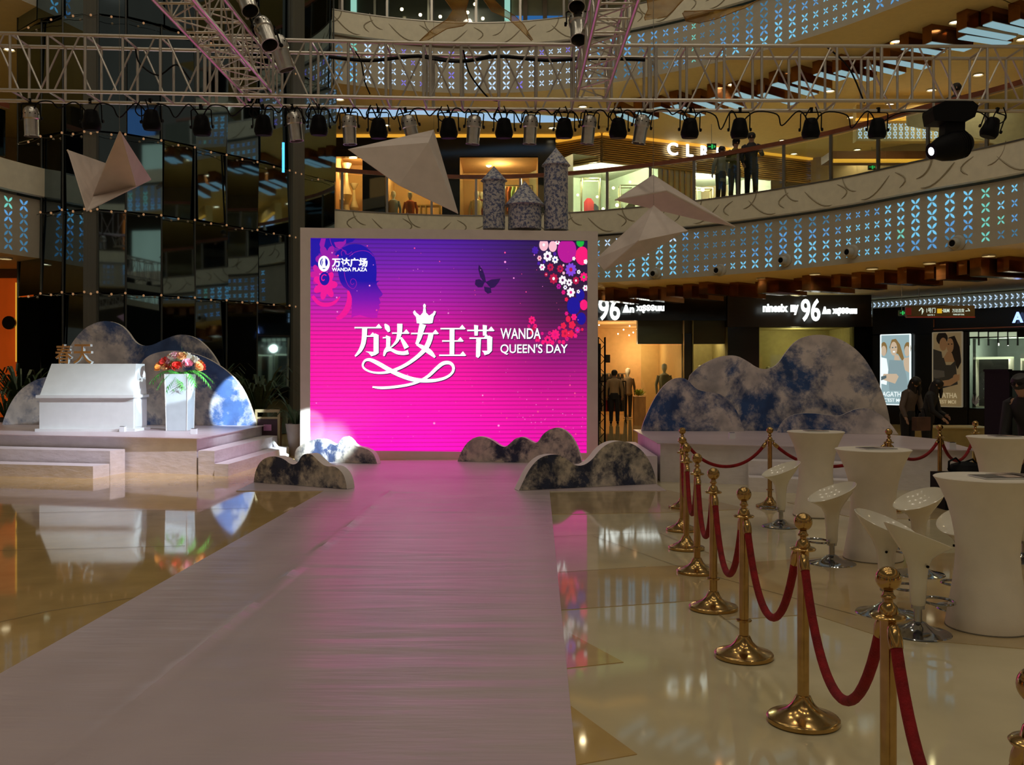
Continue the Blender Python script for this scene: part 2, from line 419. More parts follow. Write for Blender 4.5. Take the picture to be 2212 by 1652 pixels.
def downlight(p, z, level, power, r=0.11, which=None):
    global dl_mesh
    if dl_mesh is None:
        a = MB().lathe([(0.0,-0.004),(1.0,-0.004),(1.0,0.0)], 12).build('lamp', lampw); b = MB().lathe([(1.0,0.0),(1.25,-0.03),(1.35,-0.02),(1.35,0.02)], 14).build('trim_ring', cream)
        dl_mesh = (a.data, b.data); bpy.data.objects.remove(a); bpy.data.objects.remove(b)
    e = empty('downlight', (p[0], p[1], z-0.012), label=('round downlight glowing in the '+('ground floor' if level == 1 else 'upper')+' walkway ceiling, '+which) if which else 'round downlight outside the picture, %s of those behind the viewer' % ordn(DLN.setdefault('n', 0)), cat='light', group='downlights in the '+('ground floor' if level == 1 else 'upper')+' ceiling'+('' if which else ', outside the picture'))
    mobj('lamp', dl_mesh[0], e, (0,0,0), None, (r,r,1)); mobj('trim_ring', dl_mesh[1], e, (0,0,0), None, (r,r,1))
    if not which: DLN['n'] = DLN.get('n', 0)+1
    if power:
        l = bpy.data.lights.get('downlight_beam_%d' % level)
        if l is None:
            l = bpy.data.lights.new('downlight_beam_%d' % level, 'SPOT'); l.energy = power*1.8; l.color = (1.0,0.80,0.45); l.spot_size = R(150); l.spot_blend = 0.6; l.shadow_soft_size = 0.09
        o = bpy.data.objects.new('downlight_beam', l); COL.objects.link(o); o.location = (0,0,-0.06); o.parent = e
def storey(level):
    dz = DZ*(level-1); zf = ZF+dz; zt = zf+0.1; sofz = PL+dz; nm = str(level)
    # slab, soffit and fascia along the whole ring
    fa = sweep('trim_%d' % (level*10), [(0.35,zt-0.1),(0.05,zt-0.1),(0.05,zt),(0.0,zt),(0.0,zt-0.64),(0.04,zt-0.66),(0.1,zt-0.66)], S_L, S_R, band_m)
    sweep('trim_%d' % (level*10+1), [(0.35,zt-0.1),(0.0,zt),(0.0,zt-0.64)], S_B, S_E, band_m, step=0.9)
    sweep('trim_%d' % (level*10+2), [(0.35,zt-0.66),(0.35,sofz+1.36)], 0, LEN, darkgap, step=0.9)
    fb = sweep('trim_%d' % (level*10+3), [(0.36,sofz+1.34),(0.14,sofz+1.34),(0.14,sofz)], S_L, S_R, panel_m)
    fc = sweep('trim_%d' % (level*10+4), [(0.14,sofz+1.34),(0.14,sofz)], S_B, S_E, panel_m, step=0.9)
    sweep('ceiling_%d' % level, [(0.14,sofz),(13,sofz)], 0, LEN, soff_m, step=0.8)
    sweep('floor_%d' % (level+1), [(0.1,zf),(13,zf)], 0, LEN, slab_m, step=0.8)
    flowers(level, s_of_px(1275) if level == 1 else s_of_px(690), S_R, fb, sofz+1.3)
    flowers(level, S_B, S_E, fc, sofz+1.3, stuff=True)
    if level == 1: flowers(level, S_L, s_of_px(75), fb, sofz+1.3)
    if level == 2: flowers(level, s_of_px(60)-1.2, s_of_px(60), fb, sofz+1.3)
    s = s_of_px(700) if level == 2 else s_of_px(680)
    i = 0
    while s < S_R:
        p, n = ringp(s, -0.006); mobj('carved_swirl', SW[i % 3], fa, (p.x, p.y, zt-0.3), (0,0,math.atan2(n.y, n.x)-math.pi/2), (1.25*(-1)**(i//2), 1, 1.1)); i += 1; s += 0.42+0.12*(i % 3)
    # railing
    rl = empty('balcony_railing', (*ringp(s_of_px(1000))[0], zt), label='curved glass balcony railing with '+('reddish wooden handrail above the screen' if level == 1 else 'steel posts at the top edge of the picture'), cat='railing')
    o0 = Vector(rl.location)
    def sub(o): o.parent = rl; o.location = Vector(o.location)-o0; return o
    sub(sweep('handrail', [(-0.0,zt+1.12),(-0.0,zt+1.23),(0.1,zt+1.23),(0.1,zt+1.12),(0.0,zt+1.12)], s_of_px(690), S_R, wood_rail, kind=None))
    sub(sweep('handrail', [(-0.0,zt+1.12),(-0.0,zt+1.23),(0.1,zt+1.23),(0.1,zt+1.12),(0.0,zt+1.12)], s_of_px(-110), s_of_px(25), wood_rail, kind=None))
    sub(sweep('cap_rail', [(-0.02,zt),(-0.02,zt+0.03),(0.1,zt+0.03),(0.1,zt)], s_of_px(690), S_R, steel, kind=None))
    s = s_of_px(1310)-1.32*14; k = 0
    while s < S_R:
        p, n = ringp(s, 0.05)
        if s > s_of_px(690) or S_L < s < s_of_px(0):
            o = block('post', (p.x, p.y, zt+0.57), (0.07, 0.05, 1.12), steel, None, math.atan2(n.y, n.x)-math.pi/2); sub(o)
            pa, _ = ringp(s+0.06, 0.05); pb, _ = ringp(s+1.26, 0.05); d = pb-pa
            sub(block('glass_pane', ((pa.x+pb.x)/2, (pa.y+pb.y)/2, zt+0.56), (d.length, 0.012, 1.02), glass, None, math.atan2(d.y, d.x)))
        s += 1.32
    # bronze baffles under the soffit
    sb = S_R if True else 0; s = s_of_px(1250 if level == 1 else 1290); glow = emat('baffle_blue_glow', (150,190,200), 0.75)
    bf = empty('ceiling_baffles', (*ringp(s_of_px(1600), 2.4)[0], sofz), label='row of mirror bronze box baffles hanging under the '+('ground floor' if level == 1 else 'upper floor')+' ceiling', cat='ceiling baffles')
    o0b = Vector(bf.location); rr = random.Random(level); k = 0
    while s < S_R+4:
        L = rr.uniform(1.0, 1.9) ; c = 2.7+rr.uniform(-0.35, 0.35); p, n = ringp(s, c); rz = math.atan2(n.y, n.x)-0.17
        h = 0.42 if k % 2 else 0.34
        o = block('baffle', (p.x, p.y, sofz-h/2), (L, 0.30, h), bronze, bf, rz); o.location -= o0b
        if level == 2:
            o = block('blue_underside', (p.x, p.y, sofz-h-0.012), (L*0.96, 0.26, 0.02), glow, bf, rz); o.location -= o0b  # baffle underside with an even pale blue emission
        s += 0.55; k += 1
for lv in (1, 2): storey(lv)
# downlights at the places the photograph shows them
def ceil_pt(px, py, z): Y = (z-CH)*FPX/(HY-py); return ((px-CX)*Y/FPX, Y)
for i, (px, py) in enumerate(sorted([(2063,46),(1935,88),(2129,60),(2208,83),(1696,158),(1582,181),(1793,195),(2113,160),(2012,193),(1922,224),(1839,252),(1691,302),(1634,320),(1715,331),(1796,338),(1852,322),(1865,348),(1999,338),(1940,354),(1736,172),(1621,200),(1506,222),(734,213),(834,269),(1193,275),(1259,229),(1385,241),(20,105),(-70,150)])):
    downlight(ceil_pt(px, py, PL+DZ), PL+DZ, 2, 34 if i % 2 == 0 or px < 1400 else 0, which=ordn(i)+' from the left')
for i, (px, py) in enumerate(sorted([(1645,600),(1760,590),(1884,578),(2008,566),(2136,550),(2119,577),(1974,588),(1748,627),(1888,654),(1323,626),(1393,632),(12,556)])):
    downlight(ceil_pt(px, py, PL), PL, 1, 20, which=ordn(i)+' from the left')
for k in range(10):     # same fittings carry on round the well, beside and behind the viewer
    s = S_B+(S_E-S_B)*(k+0.5)/10
    for lv in (1, 2):
        downlight(ringp(s, 1.6)[0], PL+DZ*(lv-1), lv, 1)
# ---------------------------------------------------------------- back walls of the well
wallm = M('warm_wall', (0.42,0.32,0.18), 0.7, var=0.06); dkwall = M('dark_wall', (0.05,0.045,0.04), 0.5, var=0.1)
for lv in (1, 2, 3):
    z0 = 0 if lv == 1 else ZF+DZ*(lv-2); z1 = PL+DZ*(lv-1)
    sweep('wall_side' if lv == 1 else 'wall_upper' if lv == 2 else 'wall_top', [(12.9,z0),(12.9,z1)], S_L-6, S_R+6, wallm if lv == 2 else dkwall, step=1.0)
    sweep('wall_back' if lv == 1 else 'wall_back_%d' % lv, [(5.5,z0),(5.5,z1)], S_R+6, S_E-6, dkwall, step=1.0)
winc = [emat('shop_glow_a', (255,200,120), 0.8), emat('shop_glow_b', (200,220,190), 0.6), emat('shop_glow_c', (250,140,60), 0.5), emat('shop_glow_d', (90,150,220), 0.5)]
wn = 1
for lv in (1, 2, 3):
    z0 = 0 if lv == 1 else ZF+DZ*(lv-2); s = S_R+7.5; k = 0
    while s < S_E-7.5:
        p, n = ringp(s, 5.4); L = rnd.uniform(1.6, 3.2)
        o = block('window_%d' % (wn), (p.x, p.y, z0+1.7), (L, 0.1, 2.3), winc[(k*3+lv) % 4], None, math.atan2(n.y, n.x)-math.pi/2, 'structure'); wn += 1
        s += L+rnd.uniform(0.8, 3.0); k += 1
sweep('ceiling_3', [(0.2,PL+2*DZ),(13,PL+2*DZ)], S_L, S_R, soff_m, step=1.0)
# ---------------------------------------------------------------- mirrored lift tower on the left
TK = 1.10
tw_px = [(40,20.4),(91,19.8),(137,19.5),(185,19.4),(213,19.4),(273,19.6),(350,20.1),(422,20.7),(490,21.4),(556,22.1),(625,23.0),(650,23.4),(721,24.6)]
mir = mat('smoked_mirror_glass', (0.17,0.23,0.27), 0.03, 1.0, var=0.25, nscale=0.5)
mull = M('dark_mullion', (0.05,0.055,0.05), 0.35, 0.3, var=0.1); colm = M('grey_green_column', (0.10,0.10,0.08), 0.4, var=0.1)
tower = empty('lift_tower', (*XY(137, 19.5*TK), 0), label='tall dark mirror-clad round tower strung with fairy lights behind the left stage', cat='tower')
t0v = Vector(tower.location)
tiers = [0, 3.1*TK, 4.8*TK, 6.4*TK, 8.8*TK, 13.5*TK]
rt = random.Random(12)
tpts = [Vector(XY(px, Y*TK)) for px, Y in tw_px]
for i in range(len(tpts)-1):
    a, b = tpts[i], tpts[i+1]; d = b-a; c = (a+b)/2; rz = math.atan2(d.y, d.x)
    if i in (3, 10):
        o = block('column', (c.x, c.y, tiers[-1]/2), (d.length, 0.25, tiers[-1]), colm, tower, rz); o.location -= t0v; continue
    for k in range(5):
        z0, z1 = tiers[k], tiers[k+1]
        o = block('mirror_pane', Vector((c.x, c.y, (z0+z1)/2))-t0v, (d.length-0.02, 0.03, z1-z0-0.03), mir, tower)
        o.rotation_euler = (R(rt.uniform(-2.0, 2.0)), R(rt.uniform(-0.3,0.3)), rz+R(rt.uniform(-7, 7)))
for i, p in enumerate(tpts):
    n = Vector((0.25, -1)).normalized()
    bar('mullion', Vector((p.x, p.y-0.03, 0))-t0v, Vector((p.x, p.y-0.03, tiers[-1]))-t0v, 0.022, mull, tower, 6)
# solid core so nothing shows through
core = MB(); ctr = Vector(XY(300, 24*TK)); oi = [p+(ctr-p).normalized()*0.45 for p in tpts]+[Vector(XY(700, 27*TK)), Vector(XY(150, 26*TK))]
core.prism([Vector((p.x, p.y, 0))-t0v for p in oi], (0, 0, tiers[-1])); core.build('tower_core', black, tower, tri=True)
bulbm = emat('fairy_bulb', (170,125,85), 0.8); bme = MB().lathe([(0.0,-0.03),(0.02,-0.02),(0.027,0.0),(0.02,0.02),(0.0,0.03)], 8).build('bulb', bulbm).data
for o in [o for o in COL.objects if o.data == bme]: bpy.data.objects.remove(o)
def arcpt(t):   # along the tower front, a little proud
    t = t*(len(tpts)-1); i = min(int(t), len(tpts)-2); p = tpts[i].lerp(tpts[i+1], t-i); return Vector((p.x+0.05, p.y-0.16))
for k, (za, name) in enumerate(((3.1,'lowest'),(4.78,'second'),(6.35,'third'),(8.75,'topmost'))):
    z = za*TK; st = empty('fairy_light_string', (*arcpt(0.0), z), label='%s string of small warm bulbs across the mirrored tower' % name, cat='string lights')
    so = Vector(st.location); pts = []
    for j in range(49):
        p = arcpt(j/48); pts.append(Vector((p.x, p.y, z-0.05*abs(math.sin(j*0.8))))-so)
    MB().tube(pts, 0.007, 4).build('wire', mull, st)
    for j in range(2, 48, 2 if k != 3 else 4): mobj('bulb', bme, st, pts[j]+Vector((0,-0.02,0.02)))
tube_b = emat('blue_neon', (70,170,255), 2.2)
bt = bar('blue_neon_tube', P(612,372,20.5), P(612,308,20.5), 0.028, tube_b); tag(bt, 'short vertical bright blue neon tube in front of the mirrored tower', 'light')
# ---------------------------------------------------------------- generic flat wall from pixel columns
def wall_seg(name, pa, Ya, pb, Yb, z0, z1, m, th=0.15, kind=None, parent=None):
    a, b = Vector(XY(pa, Ya)), Vector(XY(pb, Yb)); d = b-a; n = Vector((-d.y, d.x)).normalized()*th/2; c = (a+b)/2+n
    return block(name, (c.x, c.y, (z0+z1)/2), (d.length, th, z1-z0), m, parent, math.atan2(d.y, d.x), kind)
class Wall:
    """a vertical plane standing between two ground points; gives points by photograph pixel"""
    def __init__(s, pa, Ya, pb, Yb): s.a = Vector(XY(pa, Ya)); s.b = Vector(XY(pb, Yb)); s.d = (s.b-s.a); s.rz = math.atan2(s.d.y, s.d.x); s.n = Vector((s.d.y, -s.d.x)).normalized()
    def Y(s, px):
        k = (px-CX)/FPX; t = (k*s.a.y-s.a.x)/(s.d.x-k*s.d.y); return s.a.y+s.d.y*t
    def pt(s, px, py, out=0.0):
        p = P(px, py, s.Y(px)); return p+Vector((*s.n, 0))*out
    def rect(s, name, x0, y0, x1, y1, m, parent=None, th=0.05, out=0.0, kind=None):
        """solid block whose face covers the pixel rect (y from the middle column)"""
        A = s.pt(x0, y1); B = s.pt(x1, y1); xm = (x0+x1)/2; Ym = s.Y(xm); z1 = CH+(HY-y0)*Ym/FPX; z0 = CH+(HY-y1)*Ym/FPX
        d = (B-A); d.z = 0; c = (A+B)/2+Vector((*s.n, 0))*(out-th/2+0.0)
        return block(name, (c.x, c.y, (z0+z1)/2), (d.length, th, z1-z0), m, parent, s.rz, kind)
    def room(s, name, x0, y0, x1, y1, depth, m, parent=None):
        xm = (x0+x1)/2; Ym = s.Y(xm); z1 = CH+(HY-y0)*Ym/FPX; z0 = CH+(HY-y1)*Ym/FPX
        a = s.pt(x0, y1); b = s.pt(x1, y1); n = -Vector((*s.n, 0))*depth; q = []
        for p in (a, b, b+n, a+n): q.append(p)
        mb = MB()
        def V(p, z): return (p.x, p.y, z)
        mb.quad(V(q[0],z0),V(q[1],z0),V(q[2],z0),V(q[3],z0)); mb.quad(V(q[0],z1),V(q[1],z1),V(q[2],z1),V(q[3],z1))
        mb.quad(V(q[0],z0),V(q[0],z1),V(q[3],z1),V(q[3],z0)); mb.quad(V(q[1],z0),V(q[1],z1),V(q[2],z1),V(q[2],z0)); mb.quad(V(q[3],z0),V(q[3],z1),V(q[2],z1),V(q[2],z0))
        o = mb.build(name, m, parent); c = (q[0]+q[2])/2; return o, Vector((c.x, c.y, z0)), z1-z0
def room_light(loc, power, color, r=0.15):
    l = bpy.data.lights.new('shop_light', 'POINT'); l.energy = power; l.color = color; l.shadow_soft_size = r
    o = bpy.data.objects.new('shop_light', l); COL.objects.link(o); o.location = loc; return o
def mannequin(name, loc, h, mtop, mlow, rz, label, group=None, head=True):
    e = empty(name, loc, rz, label, 'mannequin', group); k = h/1.75
    MB().lathe([(0.09*k,0.80*k),(0.17*k,0.86*k),(0.15*k,1.05*k),(0.19*k,1.28*k),(0.15*k,1.40*k),(0.05*k,1.46*k)], 12).build('torso_clothes', mtop, e, smooth=True)
    for sx in (-1, 1):
        MB().tube([(sx*0.08*k,0,0.05*k),(sx*0.09*k,0,0.45*k),(sx*0.09*k,0,0.85*k)], [0.05*k,0.07*k,0.09*k], 8).build('leg', mlow, e, smooth=True)
        MB().tube([(sx*0.17*k,0,1.38*k),(sx*0.25*k,0.02,1.1*k),(sx*0.24*k,-0.05,0.82*k)], [0.055*k,0.045*k,0.03*k], 8).build('arm', mtop, e, smooth=True)
    MB().lathe([(0.045*k,1.44*k),(0.045*k,1.50*k),(0.075*k,1.56*k),(0.09*k,1.64*k),(0.075*k,1.72*k),(0.0,1.76*k)], 12).build('head', shell_m, e, smooth=True) if head else None
    MB().lathe([(0.16*k,0.0),(0.16*k,0.02),(0.03,0.03),(0.02,0.1*k)], 12).build('base_plate', steel, e)
    return e
def garment(name, loc, w_, h, m, rz, label, group):
    b = MB(); d = 0.05; pts = [(-w_*0.2,0),(w_*0.2,0),(w_*0.5,-h*0.18),(w_*0.5,-h*0.7),(w_*0.36,-h*0.7),(w_*0.38,-h),(-w_*0.38,-h),(-w_*0.36,-h*0.7),(-w_*0.5,-h*0.7),(-w_*0.5,-h*0.18)]
    b.prism([Vector((x, -d/2, z)) for x, z in pts], (0, d, 0)); o = b.build(name, m, tri=True); o.location = loc; o.rotation_euler = (0,0,rz)
    return tag(o, label, 'clothing', group)
# --- upper floor, dark framed boutique behind the middle
W1 = Wall(560, 33.3, 1200, 33.3)
def Zp(py, Y): return CH+(HY-py)*Y/FPX
bq = empty('boutique_front', (*W1.a, ZF+DZ*0), label='black framed clothing boutique with warm lit windows on the upper floor', cat='shopfront')
bqo = Vector(bq.location)
def adopt(o, e): o.location = Vector(o.location)-Vector(e.location); o.parent = e; return o
adopt(W1.rect('fascia_panel', 560, 297, 1200, 338, blackg, th=0.3), bq)
adopt(W1.rect('cornice_light', 560, 288, 1200, 296, goldlit, th=0.34), bq)
for x0, x1 in ((560,722),(783,832),(955,993),(1162,1236)): adopt(W1.rect('pillar', x0, 338, x1, 530, blackg, th=0.3), bq)
for x0, x1, ya in ((722,783,322),(832,955,338),(993,1162,340)):
    r, c, hh = W1.room('window_display', x0, ya, x1, 524, 2.6, warmroom); adopt(r, bq)
    adopt(W1.rect('glass_pane', x0, ya, x1, 524, glass, th=0.02), bq)
    room_light((c.x, c.y-0.3, c.z+hh-0.35), 60, (1.0,0.62,0.28))
ZS = ZF+0.0
sculpt = M('ivory_ceramic', (0.75,0.62,0.40), 0.4, var=0.05)
for k, (px, s_) in enumerate(((733,1.0),(748,1.15),(765,0.9))):
    v = MB().lathe([(0.12,0),(0.3,0.1),(0.16,0.5),(0.3,0.8),(0.14,1.15),(0.1,1.3),(0.24,1.6),(0.1,1.9),(0.06,2.3),(0.2,2.5),(0.22,2.55)], 14).build('tall_vase', sculpt, smooth=True)
    v.scale = (s_*0.8,s_*0.8,s_*1.05); v.location = (*XY(px, 34.4+0.3*k), ZS); tag(v, 'ivory %s ceramic vase sculpture in the leftmost boutique window' % ('slim','tall bulbous','short')[k], 'sculpture', 'ceramic vases in the boutique window')
dnm = M('denim_blue', (0.16,0.22,0.26), 0.8); org = M('orange_knit', (0.62,0.16,0.05), 0.8); whd = M('cream_dress', (0.8,0.7,0.45), 0.8); mintd = M('mint_dress', (0.35,0.60,0.25), 0.8); mar = M('maroon_cloth', (0.12,0.01,0.02), 0.8)
mannequin('mannequin', (*XY(850,34.3), ZS+0.25), 1.75, dnm, jeans, 0, 'headless-looking mannequin in a pale denim jacket behind the large white crane'); mannequin('mannequin', (*XY(886,34.2), ZS+0.2), 1.75, org, org, 0, 'mannequin in an orange knit coat in the boutique window left of the middle')
mannequin('mannequin', (*XY(1030,34.5), ZS+0.2), 1.85, whd, whd, 0, 'mannequin in a cream dress beside the left castle tower'); mannequin('mannequin', (*XY(1040,35.2), ZS+0.4), 1.75, mar, jeans, 0.3, 'mannequin in maroon standing behind the cream dress')
rk = empty('clothes_rail', (*XY(1115,34.8), ZS), label='chrome clothes rail in the right boutique window behind the castle towers', cat='clothes rail')
for sx in (-0.6, 0.6): bar('upright', (sx,0,0), (sx,0,2.3), 0.02, steel, rk)
bar('rail', (-0.6,0,2.3), (0.6,0,2.3), 0.02, steel, rk)
for k in range(8): garment('hanging_dress', (XY(1115,34.8)[0]-0.5+0.14*k, 34.8, ZS+2.25), 0.42, 1.3, (mintd, whd, org, mintd, whd, mintd, mar, whd)[k], 1.1, 'dress %s from the left on the rail in the right boutique window' % ordn(k), 'dresses on the boutique rail')
for k, px in enumerate((900, 930)):
    e = empty('display_shelf', (*XY(px,35.0), ZS), label=('open wooden display shelf right of the orange mannequin','narrow wooden display shelf at the edge of the large crane')[k], cat='shelf')
    for sx in (-0.35, 0.35): block('side_panel', (sx,0,0.8), (0.05,0.4,1.6), gold, e)
    for z in (0.1, 0.6, 1.1, 1.58): block('shelf', (0,0,z), (0.65,0.4,0.04), gold, e)
spotg = emat('track_lamp_glow', (255,225,180), 8.0)
LBN = {}
def lamp_ball(px, py, Y, r, lab, grp):
    if grp: LBN[grp] = LBN.get(grp, 0)+1; lab += ', %s from the left' % ordn(LBN[grp]-1)
    o = MB().lathe([(0,-r),(r*0.7,-r*0.7),(r,0),(r*0.7,r*0.7),(0,r)], 10).build('shop_lamp', spotg, smooth=True); o.location = P(px, py, Y); tag(o, lab, 'lamp', grp)
lamp_ball(1056, 354, 34.6, 0.13, 'round glowing lamp in the right boutique window', None); lamp_ball(877, 398, 34.6, 0.10, 'small glowing lamp under the edge of the large crane', None)
# --- pale shop with gold slats and letter sign
W2 = Wall(1236, 33.9, 1300, 33.2); W3 = Wall(1300, 33.2, 1770, 37.3)
sl = empty('slatted_shopfront', (*W3.a, ZF), label='pale glass shop with gold slatted fascia and lit white letters on the upper floor', cat='shopfront')
for (Wl, xa, xb) in ((W2,1205,1300),(W3,1300,1765)):
    n = 12; zt_, zb_ = 9.95, 8.98
    a, b = Vector((*XY(xa, Wl.Y(xa)),)), Vector((*XY(xb, Wl.Y(xb)),)); d = b-a; c = (a+b)/2
    adopt(block('fascia_board', (c.x, c.y, (zt_+zb_)/2), (d.length, 0.1, zt_-zb_), wallm, None, Wl.rz), sl)
    for k in range(n):
        z = zb_+(zt_-zb_-0.08)*(k+0.5)/n; cc = c+Wl.n*0.08
        adopt(block('slat', (cc.x, cc.y, z), (d.length, 0.07, 0.045), gold, None, Wl.rz), sl)
    cc = c+Wl.n*0.12; adopt(block('cove_light', (cc.x, cc.y, zt_+0.01), (d.length, 0.12, 0.07), goldlit, None, Wl.rz), sl)
lets = emat('white_sign_letter', (245,250,255), 2.2)
for ch, x0, x1, y0, y1 in (('C',1434,1456,311,338),('L',1475,1489,315,341),('R',1506,1522,318,345),('I',1540,1546,322,344),('C',1566,1584,325,350)):
    p0, p1 = W3.pt(x0, 0, 0.2), W3.pt(x1, 0, 0.2); Ym = W3.Y((x0+x1)/2)
    adopt(text_box('sign_letter', ch, p0, p1, Zp(y1, Ym), Zp(y0, Ym), lets, None, 0.06, 0.02), sl)
r, c, hh = W3.room('shop_interior', 1238, 342, 1422, 545, 3.5, paleroom); adopt(r, sl); room_light((c.x, c.y-0.5, c.z+hh-0.4), 420, (1.0,0.95,0.72))
r, c, hh = W3.room('shop_interior', 1498, 362, 1665, 520, 3.5, paleroom); adopt(r, sl); room_light((c.x, c.y-0.5, c.z+hh-0.4), 300, (1.0,0.95,0.76))
adopt(W3.rect('glass_pane', 1300, 350, 1422, 530, glass, th=0.02), sl); adopt(W2.rect('glass_pane', 1238, 338, 1300, 530, glass, th=0.02), sl)
bei = M('beige_column', (0.62,0.52,0.30), 0.5, var=0.05)
adopt(W3.rect('column', 1422, 350, 1498, 530, bei, th=0.5), sl)
for k in range(6): adopt(W3.rect('gold_strip', 1430+12*k, 352, 1433+12*k, 530, gold, th=0.05, out=0.06), sl)
lab = ('pendant lamp glowing in the pale shop nearest the tall castle tower','small round lamp in the pale glass shop','white globe lamp hanging in the bright doorway right of the two standing people')
for k, (px, py, Y, r_) in enumerate(((1275,366,34.5,0.10),(1248,421,35,0.05),(1251,338,35,0.06),(1290,425,35,0.05),(1303,451,35,0.06),(1325,406,36,0.06),(1328,345,35,0.07),(1333,443,35,0.07),(1627,377,37.5,0.1),(1355,354,35.5,0.05),(1361,393,35,0.05),(1518,410,36.5,0.07))):
    lamp_ball(px, py, Y, r_, lab[0] if k == 0 else lab[2] if k == 8 else lab[1], 'small lamps inside the pale glass shop' if k not in (0, 8) else None)
brz = M('thin_brass_frame', (0.30,0.24,0.12), 0.4, 0.8)
def disp_frame(px0, px1, y0, y1, Y, lab_):
    a, b = P(px0, y1, Y), P(px1, y0, Y); e = empty('garment_stand', (a.x, a.y, ZS), label=lab_, cat='clothes rack'); wd = b.x-a.x; h = b.z-ZS
    for x in (0, wd):
        for y in (0, 0.5): bar('post', (x,y,0), (x,y,h), 0.02, brz, e, 6)
    for y in (0, 0.5): bar('top_rail', (0,y,h), (wd,y,h), 0.02, brz, e, 6)
    for x in (0, wd): bar('side_rail', (x,0,h), (x,0.5,h), 0.02, brz, e, 6)
disp_frame(1257,1297,385,535,34.6,'tall brass display frame with a red garment right of the tall castle tower'); disp_frame(1340,1385,400,535,35.3,'brass display frame partly behind the upper right crane'); disp_frame(1505,1540,406,535,37.0,'small brass display frame left of the two standing people')
redm = M('red_cloth', (0.5,0.02,0.02), 0.7)
garment('hanging_coat', P(1272, 428, 34.8), 0.36, 0.8, redm, 0.2, 'red garment hanging in the brass frame', None); garment('hanging_coat', P(1281, 440, 35.0), 0.4, 0.6, jeans, 0.2, 'black garment hanging beside the red one', None); garment('hanging_coat', P(1363, 440, 35.6), 0.5, 0.9, jeans, 0.2, 'dark garment hanging behind the upper right crane', None)
# --- corridor to the right on the upper floor
W4 = Wall(1765, 44, 2260, 40)
adopt_e = empty('far_corridor_wall', (*W4.a, ZF), label='distant warm corridor wall with pale blue lit lattice and brown bulkhead on the upper floor', cat='wall')
bh = M('brown_bulkhead', (0.16,0.075,0.03), 0.4, var=0.1)
adopt(W4.rect('wall_panel', 1765, 360, 2260, 560, wallm, th=0.2), adopt_e)
adopt(blockpx('cream_band', 1850, 226, 2165, 305, 28.6, 0.3, M('warm_cream_band', (0.72,0.52,0.20), 0.6)), adopt_e)
adopt(blockpx('cove_light', 1850, 255, 2165, 259, 28.5, 0.1, goldlit), adopt_e)
adopt(blockpx('bulkhead', 1795, 326, 2012, 343, 31, 1.0, bh), adopt_e); adopt(blockpx('cove_light', 1800, 343, 2045, 347, 30.9, 0.3, goldlit), adopt_e)
fms = flower_mesh(fm[4])
for k in range(24):
    for r_ in range(3): adopt(mobj('flower_light', fms, None, P(1858+12.6*k, 272+11*r_, 28.55), (0,0,0), (0.17,0.3,0.17)), adopt_e)
escl = empty('escalator_balustrade', P(1640, 470, 34), label='green glass balustrade of a ramp right of the two standing people', cat='railing')
for o in (MB().prism([P(1632,455,34)-escl.location, P(1725,418,34)-escl.location, P(1725,450,34)-escl.location, P(1632,500,34)-escl.location], (0,0.03,0)).build('glass_pane', glass, escl), MB().tube([P(1632,455,34)-escl.location, P(1725,418,34)-escl.location], 0.03, 6).build('handrail', steel, escl), MB().prism([P(1725,455,36)-escl.location, P(1868,408,36)-escl.location, P(1868,470,36)-escl.location, P(1725,520,36)-escl.location], (0,0.1,0)).build('side_panel', M('brown_clad', (0.22,0.13,0.05), 0.5), escl)): pass
wht = M('white_billboard', (0.75,0.70,0.55), 0.6)
bb = MB().prism([P(1960,243,27), P(2212+60,240,27), P(2272,350,27), P(2120,300,27), P(1960,270,27)], (0,0.08,0)).build('curved_bulkhead_panel', wht); tag(bb, 'cream corrugated panel behind the moving head lamp on the upper floor', 'wall panel')
exm = emat('exit_green', (40,190,90), 0.9); exb = M('exit_box', (0.01,0.03,0.015), 0.5, var=0)
def exit_sign(px, py, w_, h_, Y, lab_):
    c = P(px, py, Y); k = Y/FPX; e = empty('exit_sign', c, label=lab_, cat='sign'); W_, H_ = w_*k, h_*k
    block('housing', (0,0,0), (W_, 0.06, H_), exb, e)
    block('door_pictogram', (W_*0.05,-0.035,0), (W_*0.18, 0.01, H_*0.7), exm, e); block('arrow_shaft', (-W_*0.22,-0.035,0), (W_*0.3,0.01,H_*0.12), exm, e)
    MB().prism([(W_*0.42,-0.04,0),(W_*0.24,-0.04,H_*0.25),(W_*0.24,-0.04,-H_*0.25)], (0,0.01,0)).build('arrow_head', exm, e)
    bar('hanger', (0,0,H_/2), (0,0,H_/2+0.6), 0.008, steel, e, 5)
exit_sign(1537, 317, 20, 13, 29, 'small green exit sign hanging left of the two standing people'); exit_sign(1883, 361, 16, 12, 33, 'small green exit sign on the far upper corridor'); exit_sign(1948, 676, 14, 12, 24, 'small green exit sign left of the hanging direction board')
# pale blue lit recess in the upper soffit
zc = PL+DZ-0.01; pl = [(700,232),(860,236),(1000,242),(1120,246),(1190,250),(1258,258),(1200,263),(1110,264),(1040,259),(1000,252),(940,247),(880,246),(845,251),(800,253),(760,246),(730,241),(700,240)]
lr = MB().prism([Vector((*ceil_pt(x, y, zc), zc)) for x, y in pl], (0,0,-0.02)).build('ceiling_light_recess', emat('recess_glow', (160,200,235), 0.85), tri=True); tag(lr, 'wavy pale blue backlit recess in the cream upper ceiling', 'ceiling light')
